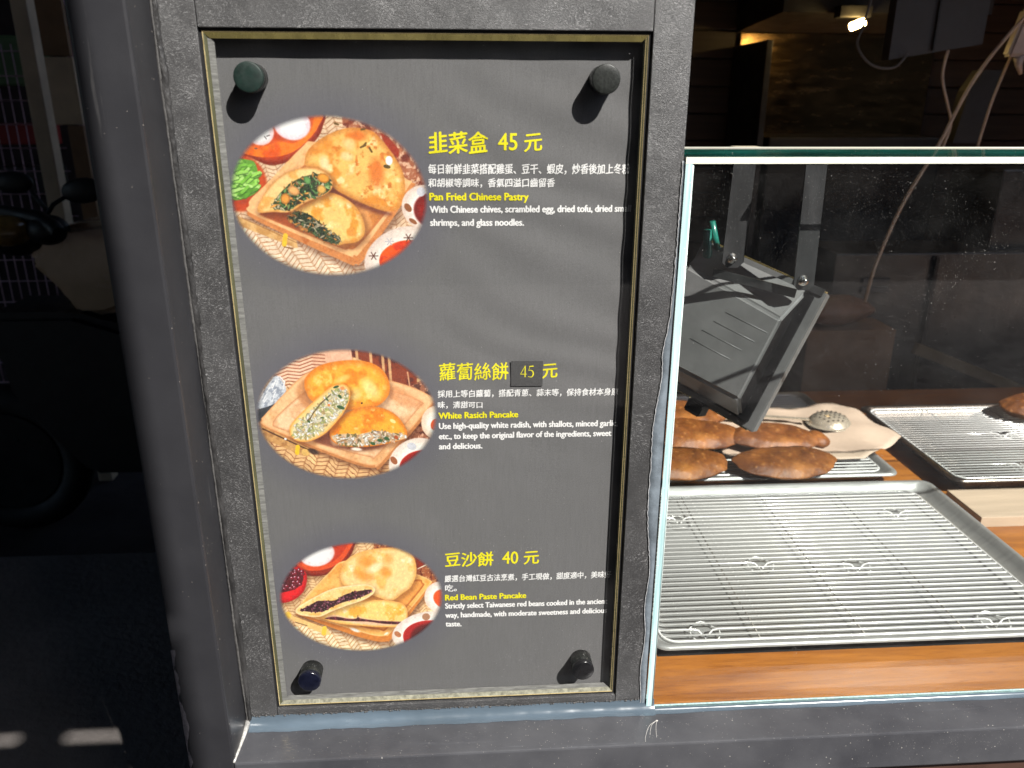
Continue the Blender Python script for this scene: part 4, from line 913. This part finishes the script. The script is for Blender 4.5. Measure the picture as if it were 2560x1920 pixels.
make_rack('glinting wire rack in the dark tray at the right', .962, 1.60, .546, .905, -.7335, 30, (1.10, 1.25, 1.40), ((1.19, .76), (1.13, .60)))
# pale board lying right of the front tray
bd = MB(); bd.box(.9285, 1.30, .4175, .5235, CZ, CZ+.020, .0012); tag(bd.build('wooden_board', 'card', loc=(1.1, .47, CZ)), 'pale wooden board lying on the counter right of the front tray', 'board')
# ---------------------------------------------------------------- fried pockets
def crust_fn(seed, fold=.0):
    rnd = random.Random(seed); ph = [rnd.uniform(0, 6.28) for _ in range(8)]
    def fn(p):
        a = math.atan2(p.y, p.x); r = math.hypot(p.x, p.y)
        k = 1+.05*math.sin(2*a+ph[0])+.035*math.sin(3*a+ph[1])+.018*math.sin(7*a+ph[2])+.012*math.sin(13*a+ph[3])
        z = p.z*(.85+.14*math.sin(3.1*p.x+ph[4])*math.cos(2.7*p.y+ph[5])+.04*math.sin(9*p.x+ph[6])*math.sin(8*p.y+ph[7]))
        if r > .78: z *= 1-.55*min(1, (r-.78)/.2)*(.7+.3*math.sin(15*a+ph[1]))
        return Vector((p.x*k, p.y*k, z))
    return fn
def pocket(label, c, r, rz, tx, ty, seed, knob_=None):
    t = MB(); rot = Matrix.Rotation(rz, 3, 'Z') @ Matrix.Rotation(tx, 3, 'X') @ Matrix.Rotation(ty, 3, 'Y')
    t.ellipsoid(c, r, 56, 30, rot, crust_fn(seed))
    if knob_: t.ellipsoid(Vector(c)+rot @ Vector(knob_[0]), knob_[1], 20, 12, rot, crust_fn(seed+9))
    tag(t.build('fried_pocket', 'crust', loc=c), label, 'fried pocket', 'fried pockets cooling on racks behind the glass')
pocket('dark round fried pocket at the front left of the heap, half behind the pane edge', (.432, .607, -.7165), (.106, .052, .020), .1, .22, .05, 1)
pocket('largest orange fried pocket at the front right of the heap', (.648, .606, -.7185), (.108, .050, .0185), .06, .22, .04, 2)
pocket('fried pocket with a knob at its end, behind the largest one', (.658, .700, -.7060), (.092, .048, .0185), -.04, .20, .03, 3, ((.090, .0, -.004), (.026, .026, .016)))
pocket('speckled brown fried pocket in the middle of the heap under the lamp', (.488, .712, -.7000), (.108, .054, .020), -.06, .24, .06, 4, ((.108, .006, -.006), (.024, .024, .017)))
pocket('small fried pocket at the very back of the heap', (.490, .825, -.7010), (.096, .050, .020), -.04, .18, .05, 5, ((.092, .006, -.004), (.020, .020, .015)))
pocket('single fried pocket in the dark tray at the right edge', (1.300, .835, -.7060), (.070, .050, .024), .1, .1, 0, 6)
# ---------------------------------------------------------------- greaseproof paper and skimmer
b = MB(); PP = [(.545, .885), (.640, .905), (.755, .915), (.86, .918), (.912, .905), (.925, .830), (.943, .722), (.880, .668), (.822, .634), (.70, .640), (.60, .650), (.545, .665)]
cen = Vector((.73, .78)); rings = []; PB = []
for i in range(len(PP)):
    a_, c_ = Vector(PP[i]), Vector(PP[(i+1) % len(PP)])
    for k in range(5): PB.append((a_.lerp(c_, k/5)))
for j in range(13):
    s_ = 1-j/13; row = []
    for i, q0 in enumerate(PB):
        q = cen+(q0-cen)*s_; up = max(0, 1-((q-Vector((.93, .80))).length/.16))
        z = -.7275+.0035*math.sin(q.x*38)+.003*math.sin(q.y*45+q.x*20)+.0012*math.sin(q.x*150+q.y*90)+.010*up+.002*s_**4*math.sin(i*.9)
        row.append(b.bm.verts.new((q.x, q.y, z)))
    rings.append(row)
for a, c in zip(rings[:-1], rings[1:]):
    for k in range(len(PB)): f = b.bm.faces.new((a[k], a[(k+1) % len(PB)], c[(k+1) % len(PB)], c[k])); f.smooth = True
b.bm.faces.new(rings[-1]); ob = b.build('greaseproof_paper', 'paper', loc=(.73, .78, -.728)); md = ob.modifiers.new('thick', 'SOLIDIFY'); md.thickness = .0006
tag(ob, 'crumpled tan greaseproof paper under the steel skimmer', 'paper')
sk = thing('skimmer', 'perforated steel skimmer lying on the tan paper', 'skimmer', (.815, .800, -.722))
b = MB(); n = 40; prev = None; SCX, SCY, SCZ = .822, .800, -.7215
for r_, dz in ((.0500, -.009), (.049, -.0078), (.0475, -.0085), (.045, -.004), (.038, .0040), (.028, .0095), (.016, .0130), (.0001, .0145)):
    row = [b.bm.verts.new((SCX+r_*math.cos(2*math.pi*k/n), SCY+r_*.92*math.sin(2*math.pi*k/n), SCZ+.010-dz*-1)) for k in range(n)]
    if prev:
        for k in range(n): f = b.bm.faces.new((prev[k], prev[(k+1) % n], row[(k+1) % n], row[k])); f.smooth = True
    prev = row
b.bm.faces.new(prev); bw = b.build('bowl', 'skimmer', sk)
hm = None
for i in range(-3, 4):
    for j in range(-3, 4):
        x = i*.0105+(j % 2)*.005; y = j*.0095
        if math.hypot(x, y) > .033: continue
        z = SCZ+.0102+.0145-.0108*(math.hypot(x, y)/.040)**2
        if hm is None:
            q = MB(); q.lathe((SCX+x, SCY+y, z), (0, 0, 1), [(0, .0022), (.0003, .0022)], 10); hm = q.build('hole', 'hole', sk, loc=(SCX+x, SCY+y, z))
        else: dupe(hm, sk, Vector((SCX+x, SCY+y, z))-origin(sk))
b = MB(); b.obox((.775, .795, -.712), (-.17, .032, .004), (.003, .012, 0), (0, 0, .0022), .0008); b.build('handle', 'skimmer', sk)
# ---------------------------------------------------------------- hanging floodlight
fl = thing('floodlight', 'grey floodlight hanging upside down inside the glass case from two steel arms', 'floodlight', (.44, .27, -.30))
T = Vector((.5159, .255, -.3030)); Bv = Vector((-.0832, -.005, -.198)); Lv = Vector((-.150, .135, .012))
Lv = (Lv-Bv*(Lv.dot(Bv)/Bv.dot(Bv))); Nn = Bv.cross(Lv).normalized()
if Nn.y < 0: Nn = -Nn                                                # lens side, away from the street
def F(u, v, n_): return T+Bv*u+Lv*v+Nn*n_
b = MB(); b.obox(F(0, 0, -.002), Bv, Lv, Nn*.020, .0015); b.build('bezel', 'lampbody', fl)
b = MB(); b.obox(F(.045, .06, -.008), Bv*.91, Lv*.90, Nn*.006, .001); b.build('gasket', 'lampblack', fl)
b = MB()                                                              # back cover: two sloping faces meeting at a ridge
A = [F(.02, .115, -.006), F(.95, .115, -.006), F(.95, .95, -.006), F(.02, .95, -.006)]; R0, R1, R2, R3 = F(.25, .125, -.046), F(.82, .125, -.046), F(.84, .93, -.046), F(.20, .93, -.046)
vv = [b.bm.verts.new(p) for p in A+[R0, R1, R2, R3]]
for q in ((0, 1, 5, 4), (1, 2, 6, 5), (2, 3, 7, 6), (3, 0, 4, 7), (4, 5, 6, 7), (3, 2, 1, 0)):
    f_ = b.bm.faces.new([vv[i] for i in q]); f_.material_index = 1 if q == (0, 1, 5, 4) else 0
bmesh.ops.recalc_face_normals(b.bm, faces=b.bm.faces); bmesh.ops.bevel(b.bm, geom=list(b.bm.edges), offset=.004, segments=3, affect='EDGES')
b.build('back_cover', ['lampbody', 'lampblack'], fl)
for k in range(4):
    u = .36+.085*k
    m = MB(); m.tube([F(u, .17+.05*k, -.0460), F(u, .50+.05*k, -.0460)], .0005, 6); m.build('fin', 'lampbody', fl)
b = MB(); b.obox(F(-.012, .02, .004), Bv*.012, Lv*.93, Nn*.012, .0006); b.obox(F(1.0, .05, .004), Bv*.012, Lv*.38, Nn*.012, .0006); b.obox(F(1.0, .55, .004), Bv*.012, Lv*.4, Nn*.012, .0006); b.build('lens_edge', 'brass', fl)
b = MB(); b.obox(F(.99, .38, -.020), Bv*.09, Lv*.13, Nn*.03, .002); b.build('latch', 'lampblack', fl)
def arm(xt, yt, xb, yb, zb, wd=.026):
    a = MB(); dz = -.1150-zb
    a.prism([(xb-wd/2, yb, zb-.006), (xb-wd/4, yb, zb-.013), (xb+wd/4, yb, zb-.013), (xb+wd/2, yb, zb-.006), (xt+wd/2, yt, -.1150), (xt-wd/2, yt, -.1150)], (0, .0028, 0)); o_ = a.build('arm', 'arm', fl)
    s = MB(); s.lathe((xb-.002, yb, zb), (0, -1, 0), [(0, .0072), (.001, .0072), (.0011, .0058), (.0050, .0056), (.0052, .003), (.0085, .0029), (.009, .002)], 6 if False else 16); s.build('bolt', 'bolt', o_)
arm(.470, .235, .472, .232, -.279, .027); arm(.402, .30, .398, .30, -.262, .030)
b = MB(); b.obox(F(-.02, .02, -.004), Bv*.05, Lv*.22, Nn*.004, .0006); b.obox((.468, .246, -.306), (-.10, .045, .020), (0, .003, 0), (.002, 0, .012), .0006); b.build('mounting_lug', 'arm', fl)
b = MB(); b.box(.455, .487, .222, .250, -.1185, -.1147, .001); b.box(.385, .42, .29, .318, -.1185, -.1147, .001); b.build('fixing_plate', 'tape', fl)
gc = thing('hand_clamp', 'green handled clamp hanging behind the glass left of the floodlight', 'clamp', (.385, .36, -.30))
b = MB(); b.tube([(.377, .36, -.232), (.380, .36, -.262), (.379, .36, -.290), (.366, .358, -.305)], [.0062, .0066, .0075, .005], 12); b.build('handle', 'green', gc)
b = MB(); b.tube([(.386, .368, -.221), (.392, .368, -.245), (.398, .368, -.262)], [.0042, .0050, .0040], 12); b.build('handle', 'green', gc)
b = MB(); b.tube([(.397, .368, -.260), (.402, .366, -.285), (.404, .364, -.300), (.396, .362, -.315)], .0019, 8); b.tube([(.396+.012*math.cos(a), .360, -.306+.012*math.sin(a)) for a in [k*.45 for k in range(14)]], .0015, 7); b.tube([(.366, .358, -.305), (.380, .36, -.316), (.396, .36, -.310)], .002, 8); b.build('wire', 'cable', gc)
b = MB(); b.obox((.352, .362, -.335), (.060, 0, -.004), (0, .012, 0), (0, 0, .014), .002); b.build('jaw', 'lampblack', gc)
# ---------------------------------------------------------------- kitchen behind
b = MB(); b.box(-.26, 3.2, 1.0, 2.3, GZ, GZ+.01); struct(b.build('kitchen_floor', 'floor_tile'))
b = MB(); b.box(-.28, 3.3, .15, 2.4, .75, .80); struct(b.build('kitchen_ceiling', simple('white_ceiling_paint', (.6, .56, .5), .8)))
b = MB(); b.box(-.262, -.236, .021, 2.3, GZ, .75); tag(b.build('side_wall', 'darkwall'), 'dark left side wall closing the stall behind the menu', 'wall')
b = MB(); b.box(3.2, 3.24, 0, 2.3, GZ, .75); tag(b.build('side_wall', 'darkwall'), 'dark right side wall of the kitchen beyond the frame', 'wall')
b = MB(); b.box(-.235, .2365, .06, .08, -.74, .75); tag(b.build('partition', 'darkwall'), 'dark partition directly behind the menu panel', 'wall')
wl_ = thing('boarded_wall', 'brown boarded wall at the back of the kitchen', 'wall', (1.5, 2.02, GZ)); first = None
for k in range(24):
    z = GZ+.086*k
    if first is None: b = MB(); b.box(-.22, 3.18, 2.02, 2.035, z, z+.082, .002); first = b.build('plank', 'plank', wl_, loc=(1.5, 2.02, z))
    else: dupe(first, wl_, Vector((1.5, 2.02, z))-origin(wl_))
b = MB(); b.box(-.24, 3.2, 2.037, 2.06, GZ, .75); b.build('backing', 'black', wl_)
hd = thing('range_hood', 'dark range hood with a warm lit lamp under its edge', 'range hood', (1.15, 1.8, .16))
b = MB(); b.prism([(.925, 1.60, .175), (.925, 1.985, .152), (.925, 1.985, .5), (.925, 1.60, .33)], (.60, 0, 0)); b.build('hood_body', 'darkmetal', hd)
b = MB(); b.box(.945, 1.60, 1.994, 2.012, -.60, .150, .001); b.build('backsplash', 'backsplash', hd)
b = MB(); b.box(.926, .944, 1.70, 2.0, -.60, .111, .002); b.build('side_shield', 'darkmetal', hd)
b = MB(); b.tube([(1.100, 1.55, .1345), (1.136, 1.55, .1480)], [.0100, .0100], 16); b.build('lamp', 'tube', hd)
b = MB(); b.box(1.07, 1.16, 1.56, 1.60, .160, .19, .002); b.build('lamp_holder', 'black', hd)
cb = thing('cooker', 'black cooker standing under the range hood', 'cooker', (1.25, 1.85, GZ))
b = MB(); b.box(.97, 1.52, 1.72, 1.99, GZ, -.16, .006); b.build('body', 'black', cb)
b = MB(); b.box(1.55, 1.99, 1.45, 1.70, GZ, -.235, .006); tag(b.build('cabinet', 'darkmetal', loc=(1.77, 1.5, GZ)), 'dark steel cabinet right of the cooker', 'cabinet')
ln = thing('cabinet', 'tall charcoal cabinet with a ledge, behind the middle of the glass', 'cabinet', (1.5, 1.38, GZ))
b = MB(); b.box(1.075, 1.98, 1.40, 1.62, GZ, -.46, .004); b.build('body', simple('charcoal_steel', (.055, .055, .056), .35, .4, .3, 6), ln)
b = MB(); b.box(1.36, 1.372, 1.385, 1.40, GZ, -.47, .002); b.build('door_edge', 'black', ln)
b = MB(); b.box(1.16, 1.24, 1.392, 1.40, -.545, -.530, .001); b.box(1.16, 1.24, 1.392, 1.40, -.57, -.555, .001); b.build('handle', 'greybox', ln)
b = MB(); b.box(.955, 1.20, 1.25, 1.385, -.95, -.640, .003); tag(b.build('carton', 'carton', loc=(1.08, 1.3, -.95)), 'plain brown carton behind the trays', 'carton')
b = MB(); b.ellipsoid((1.03, 1.30, -.595), (.125, .06, .045), 28, 16, None, crust_fn(31)); tag(b.build('dough_loaf', simple('brown_bread', (.16, .08, .045), .6, 0, .4, 12), loc=(1.03, 1.3, -.60)), 'dim brown loaf on top of the carton', 'bread')
b = MB(); b.obox((1.28, 1.28, -.72), (.40, .06, -.16), (0, .02, 0), (.010, 0, .030), .002); tag(b.build('leaning_board', simple('dull_ochre_slat', (.14, .10, .055), .6), loc=(1.3, 1.3, -.72)), 'slanting ochre slat in the gloom behind the right tray', 'slat')
fx = thing('wall_unit', 'grey box shaped unit hanging above the cables', 'wall unit', (1.17, 1.2, .06))
b = MB(); b.prism([(1.050, 1.22, .036), (1.275, 1.22, .072), (1.275, 1.22, .34), (1.050, 1.22, .34)], (0, .035, 0)); b.build('housing', 'greybox', fx)
b = MB(); b.obox((1.150, 1.212, .057), (.004, 0, 0), (0, .006, 0), (0, 0, .28)); b.build('seam', 'black', fx)
def smooth_path(pts, n=10):
    P = [Vector(p) for p in pts]; out = []
    for i in range(len(P)-1):
        a, b_, c, d = P[max(i-1, 0)], P[i], P[i+1], P[min(i+2, len(P)-1)]
        for k in range(n):
            t = k/n; out.append(.5*((2*b_)+(-a+c)*t+(2*a-5*b_+4*c-d)*t*t+(-a+3*b_-3*c+d)*t**3))
    return out+[P[-1]]
def cable(label, pts, r, mat='cable'):
    b = MB(); b.tube(smooth_path(pts), r, 8); tag(b.build('cable', mat, loc=pts[-1]), label, 'cable', 'cables hanging in the kitchen')
cable('thick beige cable running slantwise from top right down behind the glass', [(1.50, 1.14, .30), (1.349, 1.17, .145), (1.262, 1.2, .0), (1.197, 1.2, -.160), (1.132, 1.2, -.299), (1.092, 1.2, -.43), (1.081, 1.2, -.485), (1.10, 1.25, -.56)], .0044)
cable('thin beige cable dangling beside the thick slanting one', [(1.199, 1.23, .062), (1.196, 1.23, .0), (1.222, 1.23, -.066), (1.238, 1.23, -.11), (1.226, 1.23, -.17)], .0034)
cable('grey cable loop hanging left of the grey unit', [(.985, 1.20, .20), (.967, 1.2, .11), (.960, 1.2, .065), (1.0, 1.2, .024), (1.055, 1.2, .018), (1.09, 1.21, .05)], .0030, simple('grey_cable', (.10, .10, .10), .5))
cable('short beige cable at the right edge above the glass', [(1.372, 1.25, .05), (1.345, 1.25, -.06), (1.330, 1.25, -.17)], .0032)
pg = thing('power_plug', 'white power plug block at the upper right edge', 'plug', (1.385, 1.22, .06))
b = MB(); b.obox((1.335, 1.205, .045), (.085, 0, .0), (0, .03, 0), (.025, 0, .105), .006); b.build('block', 'white_plastic', pg)
b = MB(); b.tube([(1.372, 1.22, .046), (1.376, 1.22, .026), (1.385, 1.22, .006)], [.013, .008, .004], 12); b.build('strain_relief', 'white_plastic', pg)
b = MB(); b.box(1.375, 1.40, 1.2035, 1.2055, .07, .105, .001); b.build('label_patch', 'red', pg)
b = MB(); b.prism([(1.375, 1.35, .02), (1.345, 1.35, -.03), (1.325, 1.35, -.16), (1.40, 1.35, -.16), (1.42, 1.35, .02)], (0, .05, 0)); tag(b.build('hanging_bag', 'black', loc=(1.37, 1.37, -.16)), 'black bag hanging under the white plug', 'bag')
# ---------------------------------------------------------------- shop and scooter left of the stall
b = MB(); b.box(-6, -.30, 3.3, 3.4, GZ, 1.2); tag(b.build('shop_wall', 'darkwall'), 'dark back wall of the shop left of the stall', 'wall')
b = MB(); b.box(-6, -.30, 1.21, 3.4, 1.2, 1.25); struct(b.build('shop_ceiling', 'darkwall'))
b = MB(); b.box(-4.6, -4.5, 1.2, 3.4, GZ, 1.2); tag(b.build('shop_wall', 'darkwall'), 'dark far side wall of the shop left of the stall', 'wall')
b = MB(); b.box(-1.232, -1.186, 1.80, 1.85, GZ, 1.2, .004); tag(b.build('post', 'shop_beige', loc=(-1.21, 1.82, GZ)), 'beige upright post of the shop left of the stall', 'post')
sb = thing('shop_partition', 'beige and brown partition board beside the beige post', 'partition', (-1.15, 1.9, GZ))
b = MB(); b.box(-1.240, -1.155, 1.95, 1.97, .065, 1.2, .002); b.build('brown_board', 'shop_brown', sb)
b = MB(); b.box(-1.238, -1.150, 1.95, 1.97, -.135, .062, .002); b.build('beige_board', 'shop_beige', sb)
b = MB(); b.box(-1.200, -1.152, 1.95, 1.97, GZ, -.138, .002); b.build('brown_board', 'shop_brown', sb)
mr = thing('wire_rack', 'pink wire mesh display rack beyond the beige post', 'display rack', (-1.5, 2.0, GZ))
for k in range(13):
    x = -1.62+.030*k; b = MB(); b.tube([(x, 2.0, GZ), (x, 2.0, .10)], .0018, 5); b.build('upright_wire', 'pinkwire', mr)
for k in range(16):
    z = -1.0+.072*k; b = MB(); b.tube([(-1.63, 1.997, z), (-1.235, 1.997, z)], .0018, 5); b.build('level_wire', 'pinkwire', mr)
b = MB(); b.box(-1.60, -1.30, 2.05, 2.12, -.20, -.135, .004); tag(b.build('packet', 'red', loc=(-1.4, 2.1, -.20)), 'red packet behind the pink wire mesh', 'packet')
b = MB(); b.box(-1.56, -1.30, 2.06, 2.14, -.02, .13, .01); tag(b.build('packet', 'greenpk', loc=(-1.4, 2.1, -.02)), 'green packet at the upper left edge behind the mesh', 'packet')
b = MB(); b.box(-1.50, -1.30, 2.05, 2.12, -.36, -.27, .006); tag(b.build('packet', 'black', loc=(-1.4, 2.1, -.36)), 'black packet low behind the pink wire mesh', 'packet')
sh_ = thing('shelf_unit', 'shelf of mixed goods right of the brown partition board', 'shelf', (-1.1, 2.2, GZ))
b = MB(); b.box(-1.34, -1.33, 2.35, 2.6, GZ, .5); b.box(-.90, -.89, 2.35, 2.6, GZ, .5); b.build('side', 'pinkpk', sh_)
for z in (-.47, -.30, -.05, .18): b = MB(); b.box(-1.33, -.90, 2.35, 2.6, z-.012, z, .001); b.build('shelf', 'shop_brown' if z > -.2 else 'pinkpk', sh_)
for x0, x1, z0, z1, m_, lb in ((-1.31, -1.24, -.299, -.22, 'whitepk', 'white bag on the middle shelf, left'), (-1.285, -1.25, -.049, .04, 'blue', 'blue packet on the third shelf'), (-1.225, -1.19, -.049, .10, 'greenpk', 'tall green packet on the third shelf'), (-1.23, -1.16, -.299, -.16, 'whitepk', 'white carton on the middle shelf, right'), (-1.30, -1.22, .181, .27, 'greybox', 'grey box on the top shelf'), (-1.16, -1.08, -.299, -.12, 'pinkpk', 'mauve box on the middle shelf'), (-1.32, -1.20, -.469, -.38, 'greenpk', 'green box on the lowest shelf'), (-1.17, -1.05, -.469, -.35, 'whitepk', 'pale box on the lowest shelf')):
    b = MB(); b.box(x0, x1, 2.34, 2.44, z0, z1, .004); tag(b.build('packet', m_, loc=((x0+x1)/2, 2.4, z0)), lb, 'packet')
# parked scooter, side on, front wheel to the left
sc = thing('scooter', 'cream and black motor scooter parked in the shade left of the stall', 'scooter', (-1.0, 1.5, GZ))
b = MB()
prof = [(-1.13, -.470), (-1.085, -.400), (-1.02, -.372), (-.90, -.362), (-.80, -.375), (-.74, -.42), (-.76, -.52), (-.84, -.585), (-.95, -.62), (-1.02, -.62), (-1.05, -.56), (-1.10, -.50)]
b.prism([(x, 1.42, z) for x, z in prof], (0, .16, 0)); bmesh.ops.bevel(b.bm, geom=list(b.bm.edges), offset=.018, segments=3, affect='EDGES'); b.build('front_fairing', 'cream_paint', sc)
b = MB(); b.ellipsoid((-1.165, 1.42, -.385), (.072, .05, .042), 24, 14); b.build('headlamp', 'amber', sc)
b = MB(); b.ellipsoid((-1.16, 1.46, -.40), (.092, .06, .058), 24, 14); b.build('lamp_shell', 'black', sc)
b = MB(); b.tube([(-1.18, 1.44, -.335), (-1.08, 1.43, -.355), (-1.03, 1.40, -.375), (-1.0, 1.36, -.385)], [.016, .022, .020, .017], 12); b.ellipsoid((-1.06, 1.43, -.385), (.055, .045, .040), 20, 12); b.build('handlebar', 'black', sc)
for sx, sy, lb in ((-1.005, 1.50, None),):
    b = MB(); b.tube([(-1.075, 1.46, -.355), (-1.06, 1.48, -.325), (-1.035, 1.50, -.308)], .006, 8); stem = b.build('mirror_stem', 'black', sc)
    b = MB(); b.ellipsoid((-.985, 1.50, -.291), (.058, .018, .034), 28, 16, Matrix.Rotation(-.12, 3, 'Y')); b.build('mirror', 'black', sc)
b = MB(); b.tube([(-1.15, 1.62, -.355), (-1.20, 1.66, -.31)], .006, 8); b.ellipsoid((-1.25, 1.67, -.285), (.055, .018, .032), 24, 14); b.build('mirror', 'black', sc)
b = MB(); b.prism([(x, 1.38, z) for x, z in [(-1.25, -.60), (-1.02, -.60), (-.90, -.64), (-.70, -.62), (-.45, -.60), (-.40, -.85), (-.60, -1.08), (-1.05, -1.08), (-1.22, -.85)]], (0, .24, 0)); bmesh.ops.bevel(b.bm, geom=list(b.bm.edges), offset=.02, segments=2, affect='EDGES'); b.build('body', 'black', sc)
b = MB(); b.ellipsoid((-.55, 1.5, -.56), (.26, .12, .06), 28, 14); b.build('seat', 'black', sc)
for x in (-1.32, -.42):
    b = MB(); b.tube([(x+.19*math.cos(a), 1.5, GZ+.23+.19*math.sin(a)) for a in [2*math.pi*k/28 for k in range(28)]], .045, 10, closed=True); wh = b.build('wheel', 'tyre', sc)
    b = MB(); b.lathe((x, 1.47, GZ+.23), (0, 1, 0), [(0, .15), (.06, .15)], 24); b.build('rim', 'darkmetal', wh)
# scratches and dried splashes on the front pane, scuffs on the rail
def on_pane(r):
    k = r.random()
    if k < .34: return (r.uniform(.25, .95), -.00165, -.745+r.random()**.6*.625), UX, UZ
    if k < .50: return (r.uniform(.25, .9), -.00165, -.118-abs(r.gauss(0, .03))), UX, UZ
    if k < .72: t_ = r.gauss(0, 1); return (.535+.030*t_+r.gauss(0, .008), -.00165, -.215+.028*t_+r.gauss(0, .010)), UX, UZ
    if k < .86: return (.47+r.gauss(0, .03), -.00165, -.36+r.gauss(0, .07)), UX, UZ
    return (.415+r.gauss(0, .006), -.00165, -.665+r.gauss(0, .012)), UX, UZ
flecks('splash_marks', 'dustm', dc, 900, on_pane, 11, (.00012, .00050), 6)
def on_rail(r):
    k = r.random()
    if k < .6: return (r.uniform(-.22, .9), -.003-r.random()*.052, -.75235), UX, (0, 1, 0)
    if k < .85: return (.60+r.gauss(0, .05), -.05866, -.768+r.gauss(0, .006)), UX, UZ
    return (r.uniform(-.1, .8), -.05866, r.uniform(-.80, -.756)), UX, UZ
flecks('grit', 'dustm', st, 420, on_rail, 12, (.00015, .00055), 3)
b = MB(); sm_ = lambda P: b.tube(smooth_path(P), .00022, 4)
sm_([(.2466, -.022, -.7524), (.236, -.030, -.7524), (.228, -.046, -.7524), (.2262, -.054, -.7524)]); sm_([(.2466, -.022, -.7524), (.243, -.034, -.7524), (.2405, -.048, -.7524)])
sm_([(.2466, -.022, -.7524), (.239, -.029, -.7524), (.2335, -.044, -.7524)]); b.ellipsoid((.2468, -.022, -.7524), (.0016, .0012, .0004), 8, 6)
o_ = b.build('scratches', 'dustm', st)
print('objects', len(bpy.data.objects), 'tris', sum(len(o.data.loop_triangles) if o.type == 'MESH' and not o.data.calc_loop_triangles() else 0 for o in bpy.data.objects))
